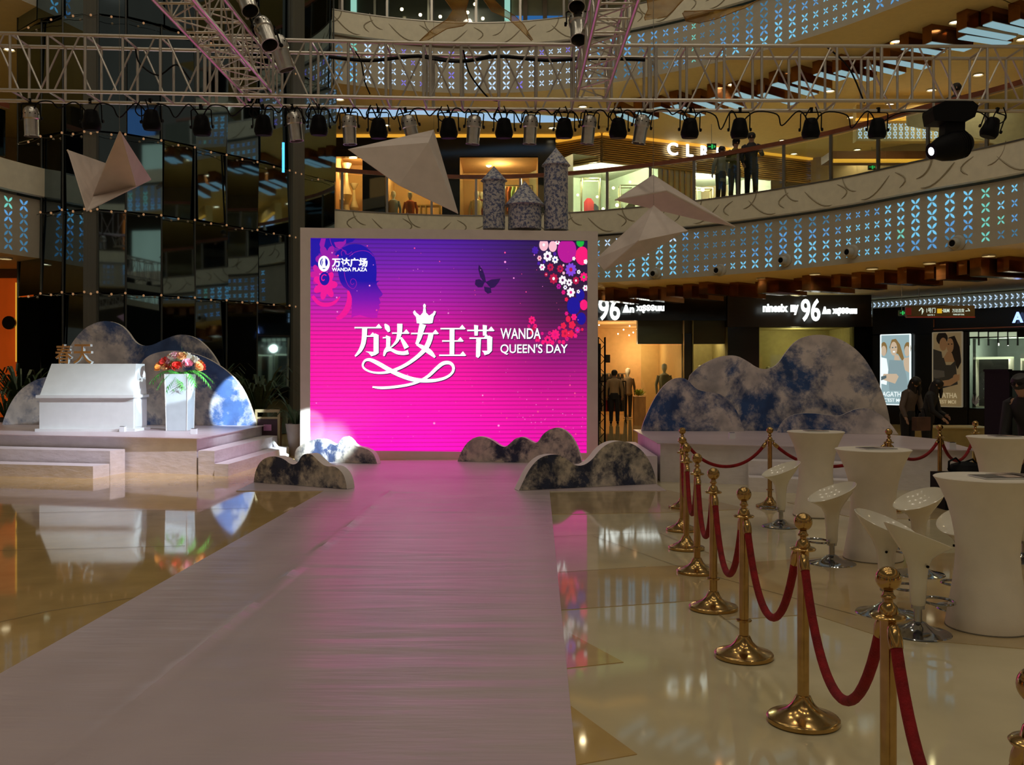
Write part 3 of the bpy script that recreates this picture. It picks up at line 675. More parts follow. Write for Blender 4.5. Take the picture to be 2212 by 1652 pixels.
# --- top floor glimpsed above
W5 = Wall(700, 33, 1600, 33); tf = empty('top_floor_front', (*W5.a, ZF+DZ), label='dark glass shopfronts behind the topmost railing', cat='shopfront')
zt5 = ZF+DZ
def tfr(n_, x0, x1, z0, z1, m_, out=0.0, th=0.1):
    a, b = W5.pt(x0,0), W5.pt(x1,0); adopt(block(n_, ((a.x+b.x)/2, a.y-out, (z0+z1)/2), (b.x-a.x, th, z1-z0), m_), tf)
tfr('back_panel', 560, 1700, zt5, PL+2*DZ, M('dark_green_glass', (0.03,0.04,0.025), 0.15, var=0.2), th=0.2)
for x in (760, 1090): tfr('lit_column', x, x+12, zt5, PL+2*DZ, emat('teal_light', (170,225,215), 0.9), 0.2)
tfr('blue_light_strip', 1105, 1228, 13.7, 13.95, emat('blue_strip', (40,110,190), 0.8), 0.2)
for x in (1130,1172,1250,1300): tfr('frame_post', x, x+9, zt5, PL+2*DZ, bh, 0.3)
tfr('cream_panel', 1105, 1500, 13.95, PL+2*DZ, M('dim_cream', (0.30,0.27,0.16), 0.6), 0.1)
for x in (735, 810, 925): tfr('frame_post', x, x+5, zt5, PL+2*DZ, steel, 0.3)
for k, (px, py) in enumerate(sorted(((868,20),(908,32),(1026,9),(1010,27),(951,36),(1043,40),(1415,8)))): lamp_ball(px, py, 32.5, 0.06, 'tiny lamp in the dark top floor window', 'tiny lamps on the top floor')
# ---------------------------------------------------------------- ground floor shops on the right
W6 = Wall(1285, 32, 1885, 32)
sh = empty('clothes_shop_front', (*W6.a, 0), label='black ground floor clothing shop with lit white sign lettering behind the right clouds', cat='shopfront')
adopt(W6.rect('fascia_panel', 1200, 637, 1570, 692, blackg, th=0.4), sh); adopt(W6.rect('fascia_panel', 1570, 637, 1880, 706, M('brown_black_panel', (0.015,0.010,0.007), 0.3, var=0), th=0.5, out=0.1), sh)
adopt(W6.rect('pillar', 1572, 692, 1640, 912, blackg, th=0.4), sh); adopt(W6.rect('pillar', 1845, 706, 1885, 912, blackg, th=0.4), sh)
adopt(W6.rect('header_beam', 1380, 692, 1570, 742, M('dark_green_header', (0.05,0.055,0.03), 0.4), th=0.3, out=-0.3), sh)
adopt(W6.rect('dark_panel', 1478, 720, 1498, 912, blackg, th=0.3, out=-0.2), sh); adopt(W6.rect('dark_panel', 1290, 742, 1298, 912, blackg, th=0.3), sh)
olive = M('olive_interior', (0.42,0.36,0.16), 0.8)
r, c, hh = W6.room('shop_interior', 1290, 692, 1478, 912, 5.5, warmroom); adopt(r, sh); room_light((c.x-0.6, c.y-1.2, c.z+hh-0.9), 60, (1.0,0.72,0.36)); room_light((c.x+0.5, c.y+1.8, c.z+hh-0.9), 40, (1.0,0.72,0.36))
r, c, hh = W6.room('shop_interior', 1498, 692, 1572, 912, 2.5, olive); adopt(r, sh); room_light((c.x, c.y, c.z+hh-0.4), 26, (1.0,0.85,0.5))
r, c, hh = W6.room('shop_interior', 1640, 706, 1845, 912, 2.5, olive); adopt(r, sh); room_light((c.x, c.y, c.z+hh-0.4), 30, (1.0,0.85,0.45))
adopt(W6.rect('glass_pane', 1385, 745, 1478, 912, glass, th=0.02), sh); adopt(W6.rect('glass_pane', 1640, 706, 1845, 912, glass, th=0.02), sh)
whl = emat('white_shop_lettering', (240,250,245), 1.9)
def sign96(x0, parts):
    for s_, xa, xb, ya, yb, bold in parts:
        Ym = 31.5; adopt(text_box('sign_letters', s_, W6.pt(xa, 0, 0.45), W6.pt(xb, 0, 0.45), Zp(yb, Ym), Zp(ya, Ym), whl, None, 0.05, bold), sh)
sign96(0, [('96',1290,1336,642,692,0.02),('Ʌn',1341,1366,658,675,0.05),('xıʂǝǝuıu',1370,1430,658,676,0.04)])
sign96(0, [('ninesix',1640,1693,656,674,0.04),('ny',1699,1716,658,680,0.05),('96',1721,1762,645,694,0.02),('Ʌn',1766,1784,662,678,0.05),('xıʂǝǝuıu',1788,1840,664,682,0.04)])
mannequin('mannequin', (*XY(1356,34.0), 0), 1.8, M('grey_coat', (0.16,0.12,0.08), 0.8), jeans, 0.2, 'headed mannequin in a patterned grey coat in the lit shop right of the screen')
mannequin('mannequin', (*XY(1435,32.6), 0), 1.95, M('white_knit', (0.5,0.48,0.38), 0.8), jeans, 0, 'white-headed mannequin in a pale top left of the big right clouds'); mannequin('mannequin', (*XY(1512,33.2), 0), 1.9, M('white_knit2', (0.5,0.48,0.38), 0.8), jeans, 0, 'mannequin whose pale head peeks over the big right clouds'); mannequin('mannequin', (*XY(1660,32.9), 0), 1.85, M('tan_dress', (0.3,0.2,0.1), 0.8), jeans, 0, 'mannequin in the window between the two humps of the big right clouds')
r1 = empty('clothes_rail', (*XY(1322,31.0), 0), label='dark clothes rail full of coats at the shop entrance', cat='clothes rail')
for sx in (-0.45, 0.45): bar('upright', (sx,0,0), (sx,0,1.35), 0.02, black, r1, 6); bar('foot', (sx,-0.25,0.02), (sx,0.25,0.02), 0.02, black, r1, 6)
bar('rail', (-0.45,0,1.35), (0.45,0,1.35), 0.02, black, r1, 6)
cm_ = [jeans, M('tan_coat', (0.35,0.24,0.13), 0.8), redm, jeans, M('tan_coat', (0,0,0)), mar, M('tan_coat', (0,0,0)), jeans]
lc = ('black','tan','red','black','tan','maroon','tan','black')
for k in range(8): garment('hanging_coat', (XY(1322,31)[0]-0.36+0.1*k, 31.0, 1.32), 0.42, 0.95, cm_[k], 1.2, '%s coat hanging %s from the left on the dark entrance rail' % (lc[k], ordn(k)), '%s coats on the entrance rail' % lc[k])
r2 = empty('clothes_rail', (*XY(1312,35.5), 0), label='wall clothes rail at the back of the lit shop', cat='clothes rail'); bar('rail', (-0.4,0,1.6), (0.7,0,1.6), 0.02, steel, r2, 6); bar('upright', (-0.4,0,0), (-0.4,0,1.6), 0.02, steel, r2, 6); bar('upright', (0.7,0,0), (0.7,0,1.6), 0.02, steel, r2, 6)
for k in range(7): garment('hanging_coat', (XY(1312,35.5)[0]-0.3+0.14*k, 35.4, 1.58), 0.4, 0.8, jeans, 1.2, 'black garment %s from the left on the rail at the back of the lit shop' % ordn(k), 'black garments on the back rail')
pic = adopt(W6.rect('picture_frame', 1306, 768, 1318, 782, black, th=0.04), sh) if False else blockpx('picture_frame', 1307, 766, 1318, 783, 37.2, 0.04, black); tag(pic, 'small dark framed picture on the back wall of the lit shop', 'picture')
for k, (px, py) in enumerate(sorted(((1294,702),(1347,712),(1360,704),(1335,721),(1359,724),(1368,718),(1376,711),(1516,699),(1541,702),(1508,714),(1494,720),(1550,710)))): lamp_ball(px, py, 33.0, 0.025, 'small ceiling lamp inside the ground floor clothing shop', 'ceiling lamps in the ground floor clothing shop')
# column cladding and yellow flowers by the entrance
wcol = block('timber_plinth', (*XY(1381,29.5), 0.45), (0.36, 0.36, 0.9), M('light_oak', (0.50,0.25,0.08), 0.35, var=0.25, nscale=2)); tag(wcol, 'light oak plinth under yellow flowers at the shop entrance', 'plinth')
fp = empty('yellow_flower_arrangement', (*XY(1381,29.5), 0.9), label='yellow flower arrangement on the oak plinth at the shop entrance', cat='flowers')
yb = MB(); rf = random.Random(3)
for k in range(60):
    a = rf.uniform(0, 6.28); e_ = rf.uniform(0.1, 1.3); rr_ = rf.uniform(0.12, 0.26); d = Vector((math.cos(a)*math.cos(e_), math.sin(a)*math.cos(e_), math.sin(e_)*0.8+0.1))*rr_; t = Vector((-math.sin(a), math.cos(a), 0))*0.03
    yb.quad(d*0.3-t*0.4, d-t, d*1.25, d+t, d*0.3+t*0.4)
yb.build('blossoms', M('yellow_green_petals', (0.45,0.50,0.04), 0.6, var=0.3), fp)
sf = empty('folding_lattice_gate', (*XY(1300,19.5), 0), label='dark folded truss lattice standing right of the screen frame', cat='gate')
for sx, sy in ((-0.07,0),(0.07,0),(0.07,0.14),(-0.07,0.14)): bar('upright', (sx,sy,0), (sx,sy,2.35), 0.014, black, sf, 6)
for k in range(15):
    z = 0.1+k*0.15; s_ = 1 if k % 2 else -1
    bar('brace', (-0.07*s_,0,z), (0.07*s_,0,z+0.15), 0.008, black, sf, 5); bar('brace', (0.07,0.0 if s_ > 0 else 0.14,z), (0.07,0.14 if s_ > 0 else 0.0,z+0.15), 0.008, black, sf, 5)
# jewellery shop on the far right
W7 = Wall(1885, 30.6, 2290, 26.6)
js = empty('jewellery_shop_front', (*W7.a, 0), label='black jewellery shop corner with posters and lit display windows at the far right', cat='shopfront')
for x0, y0, x1, y1 in ((1885,662,2040,722),(1885,722,1907,925),(1970,722,2018,925),(1907,872,2019,925),(2082,717,2092,930)): adopt(W7.rect('wall_panel', x0, y0, x1, y1, blackg, th=0.3), js)
adopt(W7.rect('wall_panel', 1880, 722, 2095, 925, blackg, th=0.2, out=-0.25), js)
adopt(W7.rect('fascia_panel', 2022, 664, 2320, 712, blackg, th=0.4, out=0.15), js); adopt(W7.rect('plinth_panel', 2090, 886, 2320, 950, blackg, th=0.3), js)
pink = mat('copper_trim', (0.45,0.2,0.14), 0.3, 0.6, var=0)
adopt(W7.rect('copper_trim', 2022, 706, 2320, 708.5, pink, th=0.05, out=0.2), js); adopt(W7.rect('copper_trim', 2022, 690, 2023.5, 707, pink, th=0.05, out=0.2), js)
adopt(text_box('sign_letter', 'A', W7.pt(2196,0,0.3), W7.pt(2219,0,0.3), Zp(698,27.4), Zp(675,27.4), emat('blue_white_sign', (150,180,255), 2.0), None, 0.05, 0.03), js)
adopt(text_box('sign_letters', 'GATHA', W7.pt(2226,0,0.3), W7.pt(2330,0,0.3), Zp(698,26.8), Zp(675,26.8), MATS['blue_white_sign'], None, 0.05, 0.03), js)
r, c, hh = W7.room('window_display', 2094, 728, 2320, 884, 2.2, M('grey_teal_interior', (0.16,0.20,0.18), 0.7)); adopt(r, js); room_light((c.x-0.8, c.y-0.2, c.z+hh-0.3), 90, (1.0,0.95,0.8))
adopt(W7.rect('glass_pane', 2094, 728, 2320, 884, glass, th=0.02), js)
for k in range(5): adopt(W7.rect('transom_light', 2096+21*k, 717, 2113+21*k, 727, emat('transom_glow', (190,205,170), 0.7), th=0.06, out=0.05), js)
for x in (2093, 2114, 2135, 2156, 2177, 2198): adopt(W7.rect('transom_bar', x, 716, x+2, 746, blackg, th=0.08, out=0.06), js)
dl_ = emat('display_glow', (235,240,200), 1.1); dw = M('white_display', (0.75,0.75,0.62), 0.5)
def jewel(x0, y0, x1, y1, lab_, top=True):
    e = empty('jewellery_display', W7.pt((x0+x1)/2, y1, -0.6), W7.rz, label=lab_, cat='display case'); Y = W7.Y((x0+x1)/2)+0.6; k = Y/FPX; W_, H_ = (x1-x0)*k, (y1-y0)*k
    for sx in (-1, 1): block('side_frame', (sx*W_/2,0,H_/2), (0.05,0.3,H_), dw, e)
    block('top_frame', (0,0,H_), (W_+0.05,0.3,0.07), dl_ if top else dw, e); block('base_frame', (0,0,0.02), (W_,0.3,0.05), dw, e); block('back_board', (0,0.12,H_/2), (W_,0.04,H_), M('charcoal_board', (0.05,0.05,0.06), 0.7), e)
    me_ = MB().lathe([(0,-0.02),(0.02,0),(0,0.02)], 6).build('jewel', chrome); md = me_.data; bpy.data.objects.remove(me_)
    for i in range(3):
        for j in range(4): mobj('jewel', md, e, (-W_*0.28+W_*0.28*i, -0.03, H_*(0.2+0.18*j)))
jewel(2095,775,2165,882,'tall white jewellery display case at the left of the shop window'); jewel(2128,831,2172,882,'small framed display case in front of the tall one',False); jewel(2196,778,2240,882,'bright jewellery display case cut off by the right edge')
for px in (2100, 2162):
    f_ = MB(); 
    for k in range(9):
        a = k*0.7; f_.tube([(0,0,0),(0.1*math.cos(a),0.03,0.15+0.1*math.sin(a)),(0.14*math.cos(a),0.0,0.2+0.16*math.sin(a))], [0.006,0.02,0.004], 5)
    o = f_.build('silver_orchid_sprig', M('pinkish_silver', (0.5,0.35,0.4), 0.3, 0.6)); o.location = W7.pt(px, 876, -0.25); tag(o, 'sprig of silvery flowers at the %s of the jewellery window' % ('left' if px < 2120 else 'middle'), 'ornament')
# posters
def poster(x0, y0, x1, y1, bgm, lit, lab_, drawing):
    e = empty('advertising_poster', W7.pt(x0, y1, 0.1), W7.rz, label=lab_, cat='poster'); k = W7.Y((x0+x1)/2)/FPX; W_ = (W7.pt(x1,y1)-W7.pt(x0,y1)).length; H_ = (y1-y0)*k
    block('print_sheet', (W_/2,0,H_/2), (W_,0.06,H_), bgm, e)
    for cx, cz, sx, sz in ((0,0.5,0.02,1),(1,0.5,0.02,1),(0.5,0,1,0.012),(0.5,1,1,0.012)): block('frame_strip', (cx*W_,-0.02,cz*H_), (sx*W_ if sx == 1 else 0.03,0.08,sz*H_ if sz == 1 else 0.03), lit, e)
    for i, (m_, pts) in enumerate(drawing):
        MB().prism([Vector((u*W_, -0.032-0.0012*i, v*H_)) for u, v in pts], (0,0.001,0)).build('printed_figure', m_, e, tri=True)
    return e, W_, H_
def ell(cx, cy, rx, ry, n=14): return [(cx+rx*math.cos(2*math.pi*i/n), cy+ry*math.sin(2*math.pi*i/n)) for i in range(n)]
A = {n_: emat('poster_'+n_, c_, 0.75 if n_ != 'white' else 1.15) for n_, c_ in (('bg',(165,195,200)),('skin',(225,200,170)),('hair',(150,120,70)),('dress',(150,175,180)),('shade',(95,115,120)),('white',(230,240,240)))}
e1, w1, h1 = poster(1907,722,1970,873,A['bg'],A['white'],'bright backlit poster of three blonde women beside the big right clouds',[
 (A['hair'],ell(.10,.80,.12,.10)),(A['skin'],ell(.10,.77,.09,.075)),(A['white'],[(0,.68),(.2,.66),(.26,.5),(.2,.28),(0,.3)]),
 (A['hair'],ell(.92,.80,.12,.09)),(A['skin'],ell(.90,.76,.09,.075)),(A['skin'],[(.78,.66),(1,.68),(1,.45),(.8,.5)]),
 (A['hair'],[(.30,.82),(.38,.93),(.52,.94),(.66,.86),(.80,.66),(.74,.62),(.6,.72),(.36,.76)]),(A['skin'],ell(.45,.80,.12,.10)),(A['skin'],[(.48,.72),(.62,.70),(.68,.62),(.46,.62)]),
 (A['dress'],[(.30,.64),(.75,.63),(.88,.42),(.95,.2),(.3,.2),(.26,.42)]),(A['skin'],[(.04,.36),(.5,.30),(.62,.40),(.55,.44),(.1,.44)]),(A['shade'],ell(.41,.815,.03,.01,8)),(A['shade'],ell(.52,.82,.03,.01,8)),(A['white'],ell(.46,.755,.04,.012,8)),(A['shade'],[(.0,.40),(.2,.42),(.2,.38),(0,.34)])])
B = {n_: mat('print_'+n_, c_, 0.3, emit=c_, es=0.16, var=0) for n_, c_ in (('bg',(0.50,0.40,0.22)),('skin',(0.42,0.24,0.11)),('hair',(0.02,0.014,0.01)),('dark',(0.05,0.045,0.035)),('trim',(0.6,0.55,0.4)),('cloth',(0.12,0.11,0.09)))}  # faint emission put into the print colours brightens the poster
e2, w2, h2 = poster(2019,717,2082,877,B['bg'],B['trim'],'faintly glowing sepia poster of an embracing couple on the black jewellery shop wall',[
 (B['dark'],[(0,.78),(.3,.74),(.4,.5),(.3,.3),(0,.3)]),(B['hair'],ell(.32,.92,.2,.09)),(B['skin'],ell(.36,.84,.13,.09)),(B['hair'],[(.55,.93),(.75,.95),(.92,.8),(.98,.6),(.85,.5),(.7,.65),(.5,.8)]),(B['skin'],ell(.60,.82,.12,.10)),
 (B['skin'],[(.5,.74),(.66,.72),(.76,.6),(.3,.6)]),(B['dark'],[(.24,.64),(.38,.66),(.46,.56),(.62,.56),(.78,.62),(.86,.3),(.3,.24)]),(B['skin'],[(.2,.34),(.55,.36),(.92,.44),(.92,.36),(.6,.28),(.22,.27)]),(B['cloth'],[(0,.5),(.4,.48),(.42,.4),(.1,.38),(0,.40)]),(B['skin'],ell(.8,.4,.1,.035)),(B['hair'],ell(.55,.84,.03,.008,8)),(B['hair'],ell(.66,.84,.03,.008,8))])
for e_, W_, H_, m_ in ((e1,w1,h1,A['white']),(e2,w2,h2,mat('dim_letter', (0.75,0.68,0.48), 0.4, emit=(0.7,0.62,0.42), es=0.35, var=0))):
    for s_, u0, u1, v0, v1 in (('AGATHA',.06,.84,.115,.185),("C'EST MOI",.12,.80,.04,.09)):
        o = text_box('printed_letters', s_, (u0*W_,-0.05), (u1*W_,-0.05), v0*H_, v1*H_, m_, e_, 0.004, 0.01)
# hanging direction board
db = empty('direction_sign', P(2030, 672, 22), 0.0, label='long brown hanging direction sign with white arrows and lettering over the jewellery shop', cat='sign'); k22 = 22/FPX
block('board', (0,0,0), (146*k22, 0.12, 24*k22), M('brown_sign_board', (0.10,0.06,0.02), 0.35), db); block('red_edge', (0,-0.03,-13*k22), (146*k22,0.1,2*k22), M('red_edge', (0.4,0.03,0.02), 0.4), db)
for sx in (-45, 45): bar('hanger', (sx*k22,0,12*k22), (sx*k22,0,50*k22), 0.01, steel, db, 5)
sgl = emat('sign_white', (220,235,215), 0.9)
for s_, x0, x1, y0, y1 in (('↑',-48,-36,-8,8),('1号门',-31,-12,-4,7),('GATE 1',-29,-14,-10,-7),('H&M',1,18,-3,5),('万达百货',24,50,-3,5),('WANDA DEPT STORE',26,50,-9,-6),('→',53,63,-6,6)):
    try: text_box('sign_letters', s_, (x0*k22,-0.061), (x1*k22,-0.061), y0*k22, y1*k22, sgl, db, 0.004, 0.01)
    except Exception as ex: print('text', s_, ex)
block('yellow_pictogram', (-5*k22+0.02,-0.065,0), (10*k22,0.01,10*k22), emat('sign_yellow', (230,180,30), 0.8), db); block('red_tab', (-70*k22,-0.065,-1*k22), (12*k22,0.01,16*k22), M('sign_red', (0.3,0.01,0.02), 0.5), db)
# far lattice strip over the jewellery shop
ls = empty('lattice_bulkhead', P(1990, 645, 33), label='pale bulkhead with rows of small blue lit flower cutouts above the jewellery shop', cat='wall panel'); lo = Vector(ls.location)
a, b = P(1820, 640, 35), P(2290, 645, 29); d = b-a
o = block('panel', ((a.x+b.x)/2-lo.x, (a.y+b.y)/2-lo.y, 3.93-lo.z), (d.xy.length, 0.1, 0.58), cream, ls, math.atan2(d.y, d.x))
for k in range(44):
    for r_ in range(2):
        t = (k+0.5)/44; p = a.lerp(b, t)-Vector((0,0.1,0)); p.z = 4.05-0.26*r_; mobj('flower_light', fms, ls, p-lo, (0,0,0), (0.2,0.3,0.2))
# orange lit shop at the far left
oj = empty('orange_shop_front', (*XY(-60,24), 0), label='orange lit shop wall left of the mirrored tower', cat='shopfront')
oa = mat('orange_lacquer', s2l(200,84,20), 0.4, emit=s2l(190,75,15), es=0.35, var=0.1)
blk = block('wall_panel', (XY(-12,24)[0]+0.35, 24.2, 2.1), (1.3,0.1,4.0), oa); adopt(blk, oj)
adopt(block('header_panel', (XY(-12,24)[0]+0.35, 24.1, 4.15), (1.3,0.2,0.25), bh), oj); adopt(block('edge_light', (XY(38,24)[0], 24.0, 2.9), (0.06,0.1,2.0), goldlit), oj)
o = MB().lathe([(0.17,-0.03),(0.17,0.03)], 18, mtx=Matrix.Rotation(R(90), 3, 'X')).build('round_vent', blackg); o.location = P(20, 697, 23.9); adopt(o, oj)
# ---------------------------------------------------------------- runway and stages
def cloth_grid(name, quad_, z, nx, ny, m, amp, label, cat, seed=0, ridges=()):
    """quad_: 4 ground points (near-left, near-right, far-right, far-left); real wrinkles in the sheet"""
    from mathutils import noise
    b = MB(); A_, B_, C_, D_ = [Vector(q) for q in quad_]
    for j in range(ny+1):
        for i in range(nx+1):
            u, v = i/nx, j/ny; p = A_.lerp(B_, u).lerp(D_.lerp(C_, u), v)
            h = amp*(noise.noise(Vector((p.x*0.6+seed, p.y*4.2, seed)))+0.5*noise.noise(Vector((p.x*1.6, p.y*9.5, seed+4))))
            for (ru, rw, ra) in ridges: h += ra*math.exp(-((u-ru-0.012*noise.noise(Vector((0,p.y*0.8,1))))/rw)**2)
            if i in (0, nx) or j in (0, ny): h = 0
            b.v.append((p.x, p.y, z+h))
    for j in range(ny):
        for i in range(nx):
            k = j*(nx+1)+i; b.f.append((k, k+1, k+nx+2, k+nx+1)); b.m.append(0)
    # skirt down to the floor
    loop = [i for i in range(nx+1)]+[j*(nx+1)+nx for j in range(1, ny+1)]+[ny*(nx+1)+i for i in range(nx-1, -1, -1)]+[j*(nx+1) for j in range(ny-1, 0, -1)]
    k0 = len(b.v)
    for i in loop: b.v.append((b.v[i][0], b.v[i][1], 0.0))
    for t in range(len(loop)): b.f.append((loop[t], loop[(t+1) % len(loop)], k0+(t+1) % len(loop), k0+t)); b.m.append(0)
    o = b.build(name, m, smooth=True); return tag(o, label, cat)
runm = M('runway_vinyl', (0.66,0.555,0.60), 0.32, var=0.05, nscale=1.5, bump=0.42, bscale=2.2, bstretch=(0.6,4,1), ior=1.42)
def g2(x, y): return tuple(Gz(x, y).xy)
cloth_grid('runway', [(-2.86,-2.0),(0.10,-2.0),(0.51,12.9),(-2.55,12.9)], 0.012, 60, 420, runm, 0.006, 'long white vinyl runway running from the viewer to the video wall', 'runway', 1.0, [(0.30,0.004,0.020),(0.86,0.004,0.006)])
cloth_grid('stage_apron', [(-3.75,12.9),(2.1,12.9),(2.0,17.5),(-3.9,17.35)], 0.010, 60, 60, runm, 0.004, 'white vinyl floor sheet in front of the video wall between the cloud boards', 'runway', 2.0)
def platform(name, pts, h, m, label):
    b = MB().prism([Vector((x, y, 0)) for x, y in pts], (0, 0, h)); o = b.build(name, m); return tag(o, label, 'stage')
LS = [(-12.5,17.3),(-8.9,16.1),(-5.0,15.05),(-4.93,18.9),(-7,19.9),(-12.5,19.9)]
stl = empty('left_stage', (-8,17,0), label='raised white draped stage on the left carrying the podium', cat='stage')
def adoptp(o, e): o.location = Vector(o.location)-Vector(e.location); o.parent = e; return o
def pform(name, pts, z0, h, m, e): return adoptp(MB().prism([Vector((x, y, z0)) for x, y in pts], (0, 0, h)).build(name, m), e)
pform('deck', LS, 0, 0.57, stage_m, stl)
pform('deck_sheet', [(-12.6,17.22),(-8.92,16.0),(-4.93,14.97),(-4.86,18.95),(-7,19.9),(-12.6,19.9)], 0.57, 0.012, runm, stl)
def stepset(pts_top, pts_low, label, group=None):
    e = empty('stage_steps', (*pts_top[0], 0), label=label, cat='steps', group=group)
    pform('upper_step', pts_top, 0.0, 0.385, stage_m, e); pform('lower_step', pts_low, 0.0, 0.19, stage_m, e); return e
stepset([(-9.2,15.55),(-6.32,14.92),(-6.24,15.30),(-9.2,16.1)], [(-9.2,15.1),(-6.38,14.45),(-6.30,14.85),(-9.2,15.5)], 'pair of white steps at the front of the left stage')
stepset([(-4.96,15.0),(-4.68,14.93),(-4.60,18.6),(-4.92,18.8)], [(-4.66,14.85),(-4.42,14.78),(-4.30,18.3),(-4.58,18.55)], 'white side steps down from the left stage to the video wall')
RS = [(2.2,14.08),(6.18,12.75),(6.6,14.9),(5.9,17.3),(2.3,17.35)]
str_ = empty('right_stage', (4,15,0), label='raised white draped stage on the right under the big cloud boards', cat='stage')
pform('deck', RS, 0, 0.565, stage_m, str_); pform('deck_sheet', [(2.14,14.0),(6.24,12.66),(6.66,14.9),(5.95,17.35),(2.22,17.42)], 0.565, 0.012, runm, str_)
stepset([(1.9,14.05),(2.14,13.97),(2.2,16.9),(1.95,17.0)], [(1.66,14.02),(1.88,13.97),(1.93,16.8),(1.70,16.9)], 'white side steps between the front right cloud and the right stage')
stepset([(3.30,13.25),(5.0,12.68),(5.08,13.02),(3.38,13.60)], [(3.22,12.9),(4.95,12.32),(5.02,12.64),(3.29,13.2)], 'white front steps of the right stage behind the bar tables')
for px, py, lb in ((265,932,'beside the podium'),(419,937,'in front of the flower stand')):
    p = Gz(px, py, 0.585); e = empty('light_cube', (p.x, p.y, 0.583), label='small clear cube light on the left stage edge '+lb, cat='light')
    MB().box((0,0,0.045), (0.09,0.09,0.09)).build('cube_body', mat('clear_cube', (0.8,0.82,0.85), 0.1, var=0), e); MB().box((0,0,0.094), (0.07,0.07,0.008)).build('cap', chrome, e)
for px, py, lb in ((1581,947,'on the right stage behind the first rope'),(2055,970,'at the right end of the right stage')):
    p = Gz(px, py, 0.577); e = empty('light_cube', (p.x, p.y, 0.578), label='small clear cube light '+lb, cat='light')
    MB().box((0,0,0.045), (0.09,0.09,0.09)).build('cube_body', MATS['clear_cube'], e); MB().box((0,0,0.094), (0.07,0.07,0.008)).build('cap', chrome, e)
# ---------------------------------------------------------------- cloud boards
def smooth_outline(pts, it=2):
    """round the free outline, keep the two base ends"""
    for _ in range(it):
        q = [pts[0]]
        for a, b in zip(pts, pts[1:]): q += [a.lerp(b, 0.25), a.lerp(b, 0.75)]
        q.append(pts[-1]); pts = q
    return pts
def board(name, out, pl, Yl, pr, Yr, zb, th, m, label, em=edge_m, group=None):
    Wl = Wall(pl, Yl, pr, Yr); pts = []
    for x, y in out: pts.append(Wl.pt(x, y))
    pts[0].z = zb; pts[-1].z = zb
    pts = smooth_outline(pts); pts = [Vector((p.x, p.y, max(p.z, zb))) for p in pts]
    b = MB(); b.mi = 0; c = pts[0].lerp(pts[-1], 0.5); c.z = zb
    b.prism(pts, -Vector((*Wl.n, 0))*th, side_mi=1)
    b.m[1] = 1
    o = b.build(name, [m, em], origin=c, tri=True); return tag(o, label, 'cloud board', group)
board('cloud_board', [(130,917),(132,830),(141,770),(150,749),(168,723),(190,703),(225,691),(258,699),(276,716),(290,738),(306,747),(328,746),(354,733),(386,721),(417,726),(443,744),(467,775),(482,810),(480,917)], 130, 19.35, 480, 19.3, 0.585, 0.10, cloud_bl, 'tall two-humped cloud board at the back of the left stage')
board('cloud_board', [(5,917),(8,905),(20,875),(36,850),(57,831),(86,816),(115,813),(145,828),(172,870),(178,917)], 5, 19.0, 178, 18.95, 0.585, 0.08, cloud_bl, 'low rounded cloud board at the left end of the left stage')
board('cloud_board', [(286,917),(288,850),(300,790),(318,768),(350,758),(385,757),(420,763),(457,778),(497,806),(523,837),(541,877),(553,917)], 286, 18.85, 553, 18.6, 0.585, 0.08, cloud_bl, 'rounded cloud board behind the flower stand, lit white at its right end')
board('cloud_board', [(1484,935),(1484,818),(1500,800),(1518,786),(1551,770),(1588,766),(1614,779),(1636,795),(1660,798),(1681,786),(1699,758),(1721,734),(1750,723),(1787,723),(1825,736),(1860,763),(1886,802),(1907,848),(1920,893),(1925,938)], 1484, 17.15, 1925, 16.7, 0.578, 0.10, cloud_big, 'largest two-humped cloud board at the back of the right stage')
board('cloud_board', [(1385,934),(1389,915),(1400,888),(1416,856),(1437,828),(1460,815),(1484,817),(1500,838),(1518,846),(1560,850),(1590,880),(1608,936)], 1385, 16.95, 1608, 16.85, 0.578, 0.08, cloud_big, 'cloud board with one low hump at the left end of the right stage')
board('cloud_board', [(1677,938),(1684,918),(1700,900),(1728,892),(1770,893),(1812,900),(1832,890),(1852,882),(1876,881),(1901,894),(1924,914),(1941,942)], 1677, 16.5, 1941, 15.95, 0.578, 0.08, cloud_big, 'low cloud board in front at the right end of the right stage')
board('cloud_board', [(548,1042),(551,1018),(563,994),(586,984),(611,989),(629,1004),(643,1001),(650,985),(661,979),(674,981),(688,996),(704,1008),(723,1006),(740,1020),(748,1042),(749,1058)], 548, 13.9, 749, 13.05, 0.013, 0.17, cloud_sm, 'front left small cloud board standing at the runway edge')
board('cloud_board', [(1121,1062),(1129,1042),(1143,1013),(1164,989),(1189,981),(1211,983),(1228,994),(1243,1006),(1262,1005),(1281,991),(1293,974),(1310,959),(1331,952),(1357,954),(1382,967),(1402,992),(1414,1021),(1418,1046)], 1121, 12.9, 1418, 13.7, 0.013, 0.17, cloud_sm, 'front right small cloud board, the largest beside the runway')
board('cloud_board', [(636,993),(637,972),(648,962),(664,953),(682,948),(700,949),(716,958),(727,963),(738,946),(746,942),(756,949),(766,963),(790,968),(807,978),(815,1001)], 636, 17.2, 815, 16.75, 0.012, 0.16, cloud_sm, 'back left small cloud board under the lower left corner of the video wall')
board('cloud_board', [(988,996),(996,975),(1010,954),(1028,943),(1045,943),(1064,951),(1080,963),(1092,966),(1103,956),(1114,946),(1131,943),(1147,953),(1158,958),(1165,950),(1173,937),(1189,926),(1207,923),(1228,934),(1244,958),(1254,986),(1257,1003)], 988, 17.2, 1257, 16.75, 0.012, 0.16, cloud_sm, 'back right small cloud board with three humps under the video wall')
